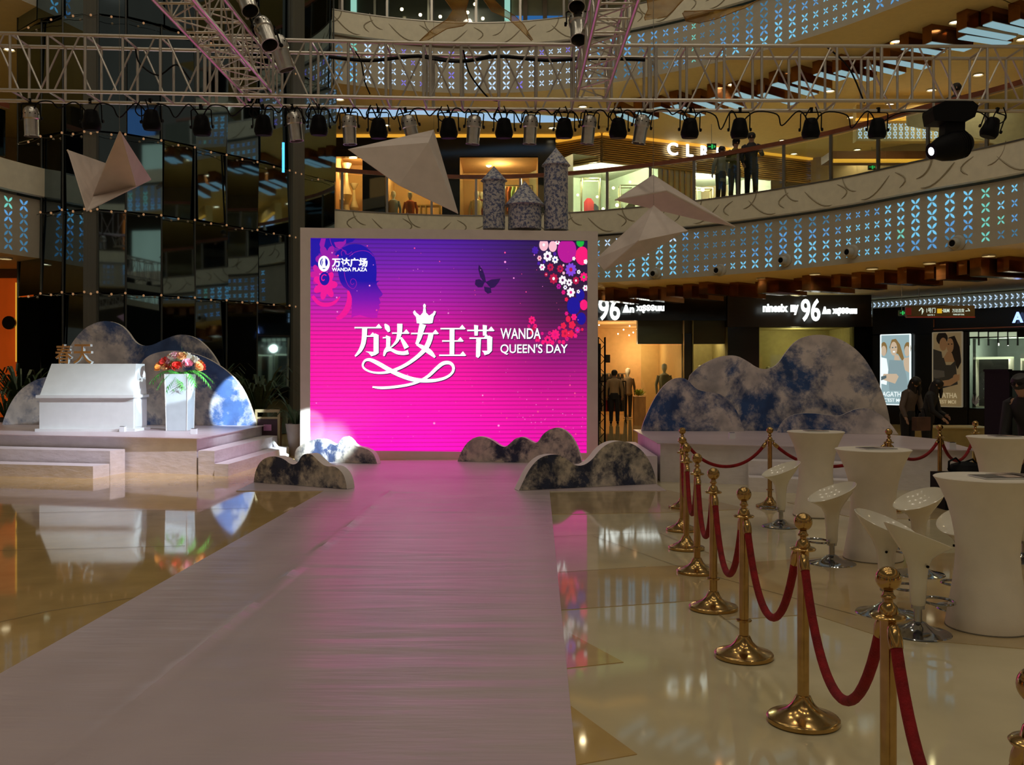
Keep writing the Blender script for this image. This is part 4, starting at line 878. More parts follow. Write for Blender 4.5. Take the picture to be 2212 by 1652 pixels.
# ---------------------------------------------------------------- video wall
SW_ = Wall(671, 17.62, 1269, 18.0)
vw = empty('video_wall', (*XY(970, 17.9), 0), label='large glowing magenta video wall in a white foam frame at the head of the runway', cat='screen'); vo = Vector(vw.location)
def vadd(o): o.location = Vector(o.location)-vo; o.parent = vw; return o
led = bpy.data.materials.new('led_magenta_gradient'); led.use_nodes = True; nt = led.node_tree; bb_ = nt.nodes['Principled BSDF']
bb_.inputs['Base Color'].default_value = (0.05,0.05,0.06,1); bb_.inputs['Roughness'].default_value = 0.6
N = nt.nodes.new; Lk = nt.links.new
tc = N('ShaderNodeTexCoord'); sp = N('ShaderNodeSeparateXYZ'); Lk(tc.outputs['Generated'], sp.inputs[0])
r1_ = N('ShaderNodeValToRGB'); Lk(sp.outputs['Z'], r1_.inputs[0]); e = r1_.color_ramp.elements
def sl_(a): return (*s2l(*a), 1)
e[0].position = 0.0; e[0].color = sl_((255,0,190)); e[1].position = 1.0; e[1].color = sl_((70,10,150))
for p_, c_ in ((0.35,(248,0,160)),(0.55,(225,0,150)),(0.72,(165,10,160)),(0.88,(105,15,160))): k = e.new(p_); k.color = sl_(c_)
r2_ = N('ShaderNodeValToRGB'); Lk(sp.outputs['Z'], r2_.inputs[0]); e = r2_.color_ramp.elements
e[0].position = 0.0; e[0].color = sl_((225,0,160)); e[1].position = 1.0; e[1].color = sl_((22,5,60))
for p_, c_ in ((0.25,(205,0,140)),(0.45,(135,5,110)),(0.65,(62,5,62)),(0.8,(35,4,50))): k = e.new(p_); k.color = sl_(c_)
mr = N('ShaderNodeMapRange'); mr.inputs[1].default_value = 0.35; mr.inputs[2].default_value = 0.92; mr.interpolation_type = 'SMOOTHSTEP'; Lk(sp.outputs['X'], mr.inputs[0])
mx = N('ShaderNodeMix'); mx.data_type = 'RGBA'; Lk(mr.outputs[0], mx.inputs[0]); Lk(r1_.outputs[0], mx.inputs[6]); Lk(r2_.outputs[0], mx.inputs[7])
wv = N('ShaderNodeMath'); wv.operation = 'MULTIPLY'; wv.inputs[1].default_value = 52*2*math.pi; Lk(sp.outputs['Z'], wv.inputs[0])
sn = N('ShaderNodeMath'); sn.operation = 'SINE'; Lk(wv.outputs[0], sn.inputs[0])
m2 = N('ShaderNodeMapRange'); m2.inputs[1].default_value = -1; m2.inputs[2].default_value = -0.2; m2.inputs[3].default_value = 0.62; m2.inputs[4].default_value = 1.0; Lk(sn.outputs[0], m2.inputs[0])
Lk(mx.outputs[2], bb_.inputs['Emission Color']); ml = N('ShaderNodeMath'); ml.operation = 'MULTIPLY'; ml.inputs[1].default_value = 1.22; Lk(m2.outputs[0], ml.inputs[0]); Lk(ml.outputs[0], bb_.inputs['Emission Strength'])
c0, c1, c2, c3 = SW_.pt(670,972), SW_.pt(1268,978), SW_.pt(1270,520), SW_.pt(671,514)
nb = -Vector((*SW_.n, 0))
o = MB().prism([c0, c1, c2, c3], nb*0.12).build('led_panel', led); vadd(o)
vadd(MB().prism([p+nb*0.125 for p in (c0,c1,c2,c3)], nb*0.15).build('back_cover', black))
def fr(pts): vadd(MB().prism([SW_.pt(x, y, 0.03) for x, y in pts], nb*0.35).build('frame_board', frame_m))
fr([(649,492),(1291,500),(1269,520),(671,514)]); fr([(649,492),(671,514),(670,972),(649,994)]); fr([(1291,500),(1291,1001),(1267,978),(1269,520)])
fr([(649,994),(670,972),(1267,978),(1291,1001)])
layer = [0]
def flat(name, polys, m, out, parent=None):
    b = MB()
    for pg in polys: b.quad(*[SW_.pt(x, y, out) for x, y in pg])
    o = b.build(name, m, tri=True); vadd(o); return o
def stroke(pts, n=5):
    """variable width ribbon through (x,y,w) points, smoothed; returns polygon outline list of quads"""
    q = []
    P_ = [Vector(p) for p in pts]
    if len(P_) > 2:
        for i in range(len(P_)-1):
            a, b_, c, d = P_[max(i-1,0)], P_[i], P_[i+1], P_[min(i+2,len(P_)-1)]
            for k in range(n): t = k/n; q.append(Vector(_cr(a, b_, c, d, t)))
        q.append(P_[-1])
    else: q = P_
    L = []; Rr = []
    for i, p in enumerate(q):
        d = (q[min(i+1,len(q)-1)]-q[max(i-1,0)]); d = Vector((d.x, d.y)).normalized(); nn = Vector((-d.y, d.x))*p.z/2
        L.append((p.x+nn.x, p.y+nn.y)); Rr.append((p.x-nn.x, p.y-nn.y))
    return [[L[i], L[i+1], Rr[i+1], Rr[i]] for i in range(len(q)-1)]
def zz(polys, ox, oy, k, dx=0, dy=0): return [[(ox+(x+dx)*k, oy+(y+dy)*k) for x, y in pg] for pg in polys]
tri_ = lambda x, y, s=1.0: [(x-42*s, y+2), (x-20*s, y-28*s), (x+2*s, y+2)]
glyph = []
def st(*pts): glyph.extend(stroke(pts))
def hz(x0, y0, x1, w=13): glyph.append([(x0,y0-w/2),(x1,y0-w/2),(x1,y0+w/2),(x0,y0+w/2)]); glyph.append([(x1-48,y0-w/2),(x1-22,y0-36),(x1+8,y0+2),(x1-4,y0+w/2)])
hz(110,288,355); st((204,290,46),(200,370,44),(188,440,40),(160,500,32),(116,550,14)); hz(220,366,300,12)
glyph.append([(280,360),(298,340),(332,356),(332,520),(300,540),(265,550),(240,520),(210,505),(285,510),(286,372)])
st((388,254,10),(410,285,44),(428,326,20)); glyph.append([(370,374),(395,374),(402,358),(440,372),(438,470),(400,480),(402,386),(370,386)]); st((425,460,30),(395,500,30),(380,548,14)); st((385,515,12),(440,490,26),(500,515,32),(560,522,34),(605,512,40))
hz(455,338,608); st((526,252,48),(524,330,44),(505,400,30),(470,445,18),(430,480,8)); st((535,378,18),(560,420,34),(590,475,46))
crown = [[(648,145),(662,128),(678,150),(712,178),(738,150),(744,105),(740,82),(752,66),(766,82),(762,105),(768,150),(795,178),(830,155),(842,134),(858,140),(850,165),(838,185),(826,245),(800,250),(705,250),(682,246),(676,190),(655,165)]]
st((738,256,60),(722,310,52),(705,380,40),(680,440,26)); hz(630,341,876)
st((812,345,46),(800,400,46),(768,470,44),(715,530,36),(640,590,32),(560,640,30),(460,683,28),(370,702,22),(280,698,18),(212,672,18),(186,635,18),(205,592,20),(250,582,30),(320,612,38),(430,675,40),(540,728,40),(650,763,40),(760,775,34),(860,770,28),(950,745,24),(1008,700,22),(1018,648,26),(985,612,30),(925,615,34),(865,660,32),(790,730,28),(700,782,24),(590,815,24),(450,835,24),(350,840,24),(275,832,14))
st((680,440,18),(730,465,36),(800,510,46),(850,560,18))
hz(900,297,1122); hz(915,410,1105); hz(888,541,1128); glyph.append([(984,300),(1028,300),(1026,541),(984,541)])
hz(1146,313,1388); glyph.append([(1208,262),(1246,268),(1242,360),(1212,360)]); glyph.append([(1288,262),(1326,268),(1322,360),(1290,360)]); hz(1166,384,1345,13)
glyph.append([(1328,372),(1345,360),(1376,376),(1372,500),(1345,528),(1305,540),(1295,515),(1280,500),(1330,500)]); glyph.append([(1228,388),(1272,388),(1264,545),(1246,566),(1226,555)])
ltrw = emat('screen_white', (250,252,255), 1.5); shd = emat('screen_shadow', (50,20,70), 0.8)
K = 0.2351
flat('title_shadow', zz(glyph+crown, 740, 640, K, 7, 7), shd, 0.006); flat('title_lettering', zz(glyph, 740, 640, K), ltrw, 0.010); flat('crown', zz(crown, 740, 640, K), ltrw, 0.012)
def stext(s_, x0, x1, y0, y1, m_, out, bold=0.0, name='screen_lettering'):
    me = text_mesh(s_, 1.0, 0.0, bold); xs = [v.co.x for v in me.vertices]; ys = [v.co.y for v in me.vertices]
    b = MB()
    for v in me.vertices: b.v.append(tuple(SW_.pt(x0+(x1-x0)*(v.co.x-min(xs))/(max(xs)-min(xs)), y1-(y1-y0)*(v.co.y-min(ys))/(max(ys)-min(ys)), out)))
    for p in me.polygons: b.f.append(tuple(p.vertices)); b.m.append(0)
    vadd(b.build(name, m_))
for s_, x0, x1, y0, y1 in (('WANDA',1081,1168,709,732),("QUEEN'S DAY",1081,1226,743,766)):
    stext(s_, x0+1.5, x1+1.5, y0+1.5, y1+1.5, shd, 0.008, 0.012); stext(s_, x0, x1, y0, y1, ltrw, 0.0125, 0.008)
# logo top left
stext('万达广场', 717, 794, 557, 577, ltrw, 0.0125, 0.03); stext('WANDA PLAZA', 717, 793, 578, 586, ltrw, 0.0125, 0.02)
blue = bpy.data.materials.new('screen_blue_gradient'); blue.use_nodes = True; nb_ = blue.node_tree; bz = nb_.nodes['Principled BSDF']; bz.inputs['Base Color'].default_value = (0.02,0.02,0.02,1)
t_ = nb_.nodes.new('ShaderNodeTexCoord'); s_ = nb_.nodes.new('ShaderNodeSeparateXYZ'); rr_ = nb_.nodes.new('ShaderNodeValToRGB'); nb_.links.new(t_.outputs['Generated'], s_.inputs[0]); nb_.links.new(s_.outputs['Z'], rr_.inputs[0]); nb_.links.new(rr_.outputs[0], bz.inputs['Emission Color']); bz.inputs['Emission Strength'].default_value = 1.0
e = rr_.color_ramp.elements; e[0].position = 0.0; e[0].color = sl_((190,15,175)); e[1].position = 0.5; e[1].color = sl_((20,5,165)); k = e.new(0.25); k.color = sl_((120,10,175))
kk = 0.14526   # zoom of the portrait
face = [(700,235),(790,195),(880,183),(960,195),(1040,235),(1100,290),(1150,350),(1178,430),(1192,520),(1195,620),(1188,740),(1240,730),(1200,760),(1195,785),(1225,840),(1262,890),(1287,930),(1268,962),(1228,985),(1240,1020),(1255,1065),(1232,1080),(1230,1105),(1245,1130),(1222,1165),(1212,1220),(1205,1280),(1150,1290),(1060,1275),(1000,1255),(940,1240),(860,1260),(820,1290),(830,1100),(830,980),(800,900),(760,860),(700,820),(660,760),(640,700),(620,600),(600,480),(560,380),(600,300)]
zzp = lambda pg: [(640+x*kk, 500+y*kk) for x, y in pg]
vadd(MB().quad(*[SW_.pt(x, y, 0.003) for x, y in zzp(face)]).build('portrait_silhouette', blue, tri=True))
bl2 = emat('screen_blue', (25,8,160), 1.0); pu = emat('screen_purple', (150,20,165), 1.0); pk = emat('screen_pink', (240,15,150), 1.0)
flat('hair_ornament', [zzp(p) for p in ([(218,105),(880,105),(840,150),(700,190),(640,250),(560,240),(480,290),(330,330),(218,300)],[(218,300),(330,330),(340,400),(330,520),(218,520)])], bl2, 0.002)
flat('hair_ornament', [zzp(p) for p in ([(370,105),(440,105),(420,200),(400,270),(370,270),(345,190)],[(560,160),(640,150),(700,150),(740,110),(740,170),(700,220),(650,260),(590,235)],)], pu, 0.004)
def blos(cx, cy, r, np_, ph=0.0, inner=0.55): return [(cx+r*(inner+(1-inner)*abs(math.cos(np_*t/2+ph)))*math.cos(t), cy+r*1.25*(inner+(1-inner)*abs(math.cos(np_*t/2+ph)))*math.sin(t)) for t in [2*math.pi*i/48 for i in range(48)]]
c1_ = emat('screen_rose', (200,20,155), 1.0)
flat('hair_flower', [zzp(blos(460, 410, 175, 6))], pu, 0.0045); flat('hair_flower', [zzp(blos(330, 640, 130, 6))], c1_, 0.0048); flat('hair_flower', [zzp(blos(430, 790, 185, 7))], pk, 0.0052)
flat('flower_eye', [zzp([(420+75*math.cos(t), 700+100*math.sin(t)) for t in [i*0.3 for i in range(21)]])], bl2, 0.006)
flat('flower_spiral', [zzp(q) for q in stroke([(410+10*a*math.cos(a), 705+13*a*math.sin(a), 14) for a in [i*0.55 for i in range(1, 11)]])], pk, 0.0068)
flat('hair_strands', [zzp(q) for q in stroke([(240,960,50),(330,1060,60),(440,1090,60),(560,1060,50),(650,970,20)])+stroke([(770,880,30),(790,1000,70),(760,1140,90),(680,1250,80),(600,1300,50)])], pk, 0.0062)
flat('hair_curls', [zzp(q) for q in stroke([(715,600,8),(730,700,8),(780,810,8),(850,850,8),(895,790,8),(880,720,8),(830,705,8),(805,750,8),(830,790,8),(860,770,8)])+stroke([(790,370,8),(870,310,8),(980,285,8),(1080,305,8),(1150,370,8)])+stroke([(680,360,8),(670,310,8),(700,280,8),(740,300,8),(735,340,8)])+stroke([(500,105,7),(530,200,7),(600,260,7),(680,260,7),(760,340,7),(830,300,7)])], pu, 0.0066)
ov = [(696.5+12.5*math.cos(t), 569.5+17*math.sin(t)) for t in [2*math.pi*i/24 for i in range(24)]]
flat('emblem_disc', [[(700+12.5*math.cos(t), 569.5+17*math.sin(t)) for t in [2*math.pi*i/24 for i in range(24)]]], ltrw, 0.009)
flat('emblem_cutout', [[(700+8.5*math.cos(t), 567+10*math.sin(t)) for t in [2*math.pi*i/20 for i in range(20)]], [(695,579),(700,577.5),(705,579),(700,581.5)]], bl2, 0.0105)
flat('emblem_figure', [[(696.5,579),(698,566),(697,559),(700,556.5),(703,559),(702.5,566),(704,579)]]+[zzp(q) for q in stroke([(385,420,8),(380,480,9),(400,540,8)])], ltrw, 0.012)
# butterfly
bz = lambda pg: [(640+x*0.3269, 480+y*0.3269) for x, y in pg]
flat('butterfly', [bz(p) for p in ([(1240,400),(1215,360),(1202,310),(1206,280),(1230,310),(1245,350),(1254,395)],[(1245,395),(1210,375),(1185,380),(1180,410),(1200,430),(1230,430)],[(1250,395),(1290,378),(1350,372),(1335,400),(1310,430),(1285,435)],[(1285,432),(1290,465),(1265,472),(1245,455),(1240,425)])], emat('screen_navy', (40,8,75), 1.0), 0.005)
# flower garland, top right
bw = 'W'; colr = {'W':emat('scr_w',(250,245,250),1.0),'L':emat('scr_pale',(250,190,205),1.0),'V':emat('scr_violet',(130,70,220),1.0),'U':emat('scr_indigo',(70,25,165),1.0),'R':emat('scr_crimson',(185,15,70),1.0),'M':emat('scr_magenta',(225,15,130),1.0),'K':emat('scr_hotpink',(250,20,120),1.0),'D':emat('scr_deepblue',(20,10,150),1.0),'G':emat('scr_green',(20,180,60),1.0),'E':emat('scr_red',(235,25,75),1.0),'N':emat('scr_dark',(90,15,90),1.0),'P':emat('scr_purple',(185,15,150),1.0)}
gm = lambda x, y: (1100+x*0.1695, 500+y*0.1695)
def petals(lst, name, out):
    for cx, cy, r, np_, c_, c2_ in lst:
        X_, Y_ = gm(cx, cy); rp = r*0.1695
        if np_ == 0: pg = [(X_+rp*math.cos(t), Y_+rp*1.35*math.sin(t)) for t in [2*math.pi*i/20 for i in range(20)]]
        else: pg = [(X_+rp*(0.72+0.28*abs(math.cos(np_*t/2)))*math.cos(t), Y_+rp*1.2*(0.72+0.28*abs(math.cos(np_*t/2)))*math.sin(t)) for t in [2*math.pi*i/(np_*8) for i in range(np_*8)]]
        x0_, x1_ = 100, 1268.5
        pg = [(min(max(x, x0_), x1_), max(y, 521)) for x, y in pg]
        flat(name, [pg], colr[c_], out)
        if c2_: flat('blossom_eye', [[(X_+rp*0.3*math.cos(t), Y_+rp*0.36*math.sin(t)) for t in [2*math.pi*i/10 for i in range(10)]]], colr[c2_], out+0.002)
petals([(735,240,120,0,'P',None),(930,310,88,0,'K',None),(440,170,58,0,'L','W'),(555,190,52,0,'L',None),(820,950,84,0,'D',None),(905,810,55,0,'D',None),(920,1110,58,0,'D',None),(950,935,50,0,'K',None),(905,130,50,0,'G',None)], 'garland_petal', 0.0045)
petals([(330,240,44,7,'U',None),(490,315,58,7,'W','N'),(385,340,30,6,'L','R'),(585,360,42,7,'W','D'),(420,455,38,6,'W','M'),(525,455,44,7,'R','N'),(650,475,44,8,'R','N'),(785,485,74,10,'V','R'),(375,405,20,5,'U',None),(445,385,20,5,'U',None),(580,285,22,6,'U','N'),
 (565,600,58,8,'R','W'),(680,620,52,7,'W','N'),(765,650,40,7,'W','N'),(850,625,44,8,'R','W'),(950,580,52,8,'K','G'),(630,700,30,6,'P','N'),(713,712,26,6,'W','D'),(690,775,26,6,'M','E'),(785,775,54,7,'W','M'),(970,720,34,6,'W','M'),(880,765,22,5,'W','N'),(470,548,24,6,'R','L'),(823,345,22,5,'W','L'),(885,515,24,5,'W','N'),(973,385,28,5,'W',None),(693,530,18,5,'L',None),(615,135,30,6,'W','R'),(690,430,14,5,'L',None),
 (728,865,24,5,'E',None),(730,1045,24,6,'M',None),(825,1090,38,6,'K','M'),(750,1115,30,0,'E',None),(690,1200,38,5,'E',None),(800,1190,46,5,'E',None),(710,1300,52,5,'E','R'),(785,1305,46,5,'E',None),(870,1255,36,7,'M','V'),(585,1315,60,9,'K','M'),(490,1380,48,7,'K','N'),(290,1130,46,7,'K','R'),(330,1205,26,6,'K','R'),(310,1240,24,6,'R',None),(250,1205,20,6,'M','R'),(637,1228,22,6,'M',None),(515,1295,24,6,'M','R'),(360,1360,44,6,'K','R'),(430,1410,26,6,'K',None),(550,1415,28,6,'K',None),(735,1368,24,6,'M','R'),(640,1405,22,6,'K',None),(690,1410,26,6,'K',None),(843,1328,26,6,'K',None),(930,1248,18,5,'E',None),(280,1290,20,5,'E',None),(420,1300,20,6,'M',None)], 'garland_flower', 0.0065)
rs = random.Random(5); dots = []; dots2 = []
for k in range(230):
    x, y = rs.uniform(675, 1265), rs.uniform(520, 970)
    if k > 130: x = 1265-abs(rs.gauss(0, 110)); y = 960-abs(rs.gauss(0, 110)); x = max(x, 900)
    r_ = rs.uniform(0.5, 1.0) if k % 7 else rs.uniform(1.2, 2.0)
    (dots if rs.random() < 0.55 else dots2).append([(x+r_*math.cos(t), y+r_*math.sin(t)) for t in [math.pi*i/3 for i in range(6)]])
for x, y in ((1091,566),(938,914),(1077,919)): dots2.append([(x+2.5*math.cos(t), y+2.5*math.sin(t)) for t in [math.pi*i/3 for i in range(6)]])
o = flat('sparkles', dots, emat('sparkle_pink', (255,80,150), 1.0), 0.0148); o['kind'] = 'stuff'; o = flat('sparkles', dots2, emat('sparkle_pale', (255,150,225), 1.0), 0.0150); o['kind'] = 'stuff'
# castle towers standing on the frame
def castle(x0, x1, ytip, yeave, ybase, Y, label):
    k = Y/FPX; r_ = (x1-x0)/2*k; c = P((x0+x1)/2, ybase, Y); h = (ybase-yeave)*k; H = (ybase-ytip)*k; e = empty('castle_tower', c, label=label, cat='castle tower')
    MB().lathe([(r_*0.96,0),(r_*0.96,h)], 28).build('tower_wall', rock_m, e, smooth=True)
    MB().lathe([(r_*0.9,h-0.02),(r_*1.16,h),(0.004,H)], 28).build('cone_roof', rock_m, e, smooth=True)
castle(1042,1092,359,391,495,18.15,'left castle tower with a pointed roof standing on the video wall frame'); castle(1096,1171,391,444,496,18.15,'short wide castle tower between the two taller ones'); castle(1174,1228,319,358,497,18.15,'tallest castle tower at the right of the three')
# ---------------------------------------------------------------- podium, letters, flower stand
Yp = 16.75; zp = 0.585; kp = Yp/FPX
x0, x1 = XY(85,Yp)[0], XY(288,Yp)[0]; xe = x1; pod = empty('podium', ((x0+x1)/2, Yp, zp), label='white podium with sloping front and ledge on the left stage', cat='podium'); hw = (x1-x0)/2
zl = (931-856)*kp; zt_ = (931-785)*kp; dp = 0.62
MB().box((0,dp/2,zl/2), (2*hw,dp,zl)).build('lower_box', whitep, pod)
b = MB(); y0_ = 0.0
b.prism([Vector((-hw,0.0,zl)),Vector((-hw,dp,zl)),Vector((-hw+0.03,dp,zt_)),Vector((-hw+0.08,0.20,zt_))], (0.0,0,0)) if False else None
v = [(-hw,0,zl),(hw,0,zl),(hw,dp,zl),(-hw,dp,zl),(-hw+0.11,0.22,zt_),(hw-0.04,0.22,zt_),(hw-0.04,dp,zt_),(-hw+0.11,dp,zt_)]
b.v = v; b.f = [(0,1,5,4),(1,2,6,5),(2,3,7,6),(3,0,4,7),(4,5,6,7),(0,3,2,1)]; b.m = [0]*6; b.build('sloping_top', whitep, pod)
MB().box((0,dp/2-0.02,zl), (2*hw+0.06,dp+0.1,0.05)).build('ledge', whitep, pod); MB().box((0,dp/2-0.01,0.02), (2*hw+0.10,dp+0.1,0.05)).build('plinth', whitep, pod)
MB().box((hw+0.0,dp/2,zl*0.5), (0.02,dp-0.14,zl-0.14)).build('side_panel', whitep, pod)
ltm = M('golden_wood_letter', (0.42,0.19,0.05), 0.5, var=0.15); 
for ch, xa, xb in (('春',124,160),('天',163,203)):
    pl0, pl1 = XY(xa,Yp+0.35), XY(xb,Yp+0.35); z0_ = zp+zt_
    o = text_box('standing_character', ch, pl0, pl1, z0_, z0_+43*kp, ltm, None, 0.09, 0.012); o.data.materials.append(whitep)
    for p_ in o.data.polygons:
        if abs(p_.normal.y) < 0.5: p_.material_index = 1
    tag(o, ('left' if ch == '春' else 'right')+' golden wooden character with white edges standing on the podium', 'sign letter')
# pedestal with flowers
Yf = 17.1; kf = Yf/FPX; cxp = XY(389,Yf)[0]
fs = empty('flower_stand', (cxp, Yf, zp), label='tall tapered translucent white flower stand beside the podium', cat='pedestal')
hh = (921-800)*kf; b = MB(); wt, wb_ = 24.5*kf, 22*kf
b.v = [(-wb_,-wb_,0),(wb_,-wb_,0),(wb_,wb_,0),(-wb_,wb_,0),(-wt,-wt,hh),(wt,-wt,hh),(wt,wt,hh),(-wt,wt,hh)]; b.f = [(0,1,5,4),(1,2,6,5),(2,3,7,6),(3,0,4,7),(4,5,6,7),(0,3,2,1)]; b.m = [0]*6
b.build('tapered_box', mat('frosted_acrylic', (0.55,0.62,0.66), 0.3, var=0.05), fs)
b = MB()
for sx in (-1, 1):
    for sy in (-1, 1): b.tube([(sx*wb_,sy*wb_,0),(sx*wt,sy*wt,hh)], 0.008, 5)
b.build('edge_trim', whitep, fs)
fa_ = empty('flower_arrangement', (cxp, Yf, zp+hh), label='colourful flower arrangement with drooping green fronds on the tall stand', cat='flowers')
rf = random.Random(9)
fc = [M('white_petal', (0.9,0.85,0.75), 0.6), M('peach_petal', (0.9,0.45,0.20), 0.6), M('orange_petal', (0.85,0.25,0.03), 0.6), M('red_petal', (0.7,0.03,0.02), 0.6), M('pink_petal', (0.85,0.35,0.45), 0.6), M('yellow_petal', (0.85,0.65,0.2), 0.6)]
def rose(mt):
    b = MB()
    for k in range(3):
        r_ = 0.075-0.02*k; n = 5
        for j in range(n):
            a = 2*math.pi*j/n+k*0.6; pts = []
            for u, v_ in ((-0.55,-0.4),(0.55,-0.4),(0.8,0.35),(0.3,0.8),(-0.3,0.8),(-0.8,0.35)):
                ang = a+u*0.75; rr_ = r_*(0.75+0.35*(v_ > 0)); pts.append((rr_*math.cos(ang), rr_*math.sin(ang), 0.05*(v_+0.4)+0.012*k))
            b.quad(*pts)
    b.lathe([(0.03,0),(0.035,0.03),(0.0,0.055)], 7); o = b.build('rose', mt); me = o.data; bpy.data.objects.remove(o); return me
rm = [rose(m_) for m_ in fc]
for k in range(34):
    a = rf.uniform(0, 6.28); u = math.sqrt(rf.uniform(0, 1)); rr_ = 0.36*u; z = 0.10+0.20*(1-u*u)+rf.uniform(-0.02, 0.03); ci = rf.choice([0,0,0,1,5,4]) if u < 0.75 else rf.choice([1,2,3,2,4,1])
    n_ = Vector((math.cos(a)*u, math.sin(a)*u, 0.9-0.4*u)).normalized(); mobj('rose', rm[ci], fa_, (rr_*math.cos(a), rr_*0.8*math.sin(a), z), n_.to_track_quat('Z','Y'), (1.15,1.15,1.15))
def frond(a, L, droop, up=0.25):
    b = MB(); n = 12; sp_ = []
    for i in range(n+1):
        t = i/n; sp_.append(Vector((math.cos(a)*L*t, math.sin(a)*L*t, up*math.sin(t*2.2)*L-droop*t*t)))
    b.tube(sp_, [0.006*(1-0.7*i/n) for i in range(n+1)], 4)
    for i in range(2, n):
        d = (sp_[i+1]-sp_[i-1]).normalized(); s_ = Vector((-math.sin(a), math.cos(a), 0))
        for sg in (-1, 1):
            l = 0.14*math.sin(math.pi*min(1, i/n*0.9+0.1))+0.03; tip = sp_[i]+(d*0.6+s_*sg*0.7).normalized()*l+Vector((0,0,-0.04)); w_ = d*0.022; b.quad(sp_[i]-w_, sp_[i]+w_, tip)
    b.build('palm_frond', green_l, fa_)
for a, L, dr in ((3.3,0.55,0.30),(2.9,0.6,0.33),(3.8,0.42,0.38),(4.4,0.22,0.36),(4.8,0.2,0.40),(5.2,0.3,0.38),(5.7,0.45,0.34),(6.1,0.6,0.36),(0.2,0.6,0.30),(6.5,0.55,0.40),(1.2,0.4,0.2),(2.0,0.4,0.2),(4.1,0.3,0.42)): frond(a, L, dr)
MB().tube([(0,0,0.2),(0.05,-0.02,0.4),(0.02,0,0.5)], 0.006, 4).build('twig', darkleaf, fa_)
# objects between left stage and video wall
bn = empty('litter_bin', (*XY(583,18.9), 0), label='brass framed dark litter bin between the left stage and the video wall', cat='bin')
kb = 18.9/FPX; wB, hB = 24*kb, (984-890)*kb
MB().box((0,0,hB*0.42), (2*wB-0.06,0.36,hB*0.84)).build('bin_body', M('dark_red_box', (0.05,0.02,0.03), 0.3), bn)
brd = mat('dull_brass', (0.45,0.36,0.2), 0.4, 0.8)
for sx in (-1, 1): MB().box((sx*wB,-0.17,hB/2), (0.045,0.045,hB)).build('corner_post', brd, bn)
MB().box((0,-0.17,hB), (2*wB+0.04,0.05,0.06)).build('top_rail', brd, bn); MB().box((0,-0.17,hB*0.84), (2*wB,0.04,0.04)).build('lip', brd, bn); MB().box((0,-0.185,hB*0.62), (wB*0.7,0.01,hB*0.14)).build('pink_notice', M('pink_notice', (0.6,0.25,0.5), 0.5), bn)
pt = empty('plant_pot', (*XY(640,18.6), 0), label='pale plant pot with a dark plant beside the video wall frame', cat='plant')
MB().lathe([(0.12,0),(0.20,0.55),(0.21,0.62),(0.18,0.62),(0.16,0.5),(0,0.5)], 20).build('pot', M('pale_pot', (0.35,0.28,0.26), 0.5), pt, smooth=True)
def palm(e, z0, n, L, seed, m_=darkleaf, ws=0.03):
    rq = random.Random(seed); b = MB()
    for i in range(n):
        a = rq.uniform(0, 6.28); l = L*rq.uniform(0.7, 1.1); up = rq.uniform(0.8, 1.6); pts = []
        for j in range(7):
            t = j/6; pts.append(Vector((math.cos(a)*l*t*0.75, math.sin(a)*l*t*0.75, z0+l*up*math.sin(t*1.9)*0.7-0.2*t*t*l)))
        s_ = Vector((-math.sin(a), math.cos(a), 0))*ws
        for j in range(6): w0, w1_ = math.sin(math.pi*(j+0.2)/6.4), math.sin(math.pi*(j+1.2)/7.4); b.quad(pts[j]-s_*w0, pts[j]+s_*w0, pts[j+1]+s_*w1_, pts[j+1]-s_*w1_)
    o = b.build('leaves', m_, e); return o
palm(pt, 0.5, 22, 0.8, 4)
for px, Y, lab_, n, L in ((45,20.9,'dark potted palm at the left edge before the mirrored tower',60,1.3),(560,20.6,'dark potted palm behind the right end of the left stage',46,1.2),(452,20.7,'dark potted palm behind the left cloud boards',40,1.2),(12,20.5,'low leafy plant at the very left edge beside the stage',30,0.8)):
    e = empty('potted_palm', (*XY(px,Y), 0), label=lab_, cat='plant'); MB().lathe([(0.22,0),(0.3,0.6),(0.32,0.65),(0.27,0.65),(0.25,0.55),(0,0.55)], 18).build('pot', dkwall, e, smooth=True); palm(e, 0.6, n, L, int(px))
hs = MB().tube([P(583,945,18.4), P(596,962,18.2), P(607,976,18.1), P(622,984,18.0)], 0.03, 8).build('white_hose', whitep, smooth=True); tag(hs, 'short pale pipe leaning down beside the litter bin', 'pipe')
# ---------------------------------------------------------------- lighting trusses
def tY(px): return 12.55+0.45*min(px, 1100)/1100 if px < 1100 else 13.0+0.06*(px-1100)/1112
def tP(px, z, dy=0.0): Y = tY(px); p = Vector(XY(px, Y)); return Vector((p.x, p.y+dy, z))
ZB, ZTp = 5.35, 6.10; TD = 0.50
trs = empty('lighting_truss', tP(1106, ZB), label='long box truss crossing the whole picture with a row of stage lamps under it', cat='truss'); tro = Vector(trs.location)
def tb(n_, a, b, r_, m_=alu): bar(n_, a-tro, b-tro, r_, m_, trs, 8)
nodes = []; px = -200+(1402-8*81*1-0)*0; joints = [430, 916, 1402, 1890]
nodes = [1402+81.2*k for k in range(-21, 13)]
for (z, dy) in ((ZB,0),(ZTp,0),(ZB,TD),(ZTp,TD)):
    cuts = [-310, 430, 916, 1402, 1890, 2380]
    for a, b in zip(cuts, cuts[1:]): tb('chord', tP(a, z, dy), tP(b, z, dy), 0.026)
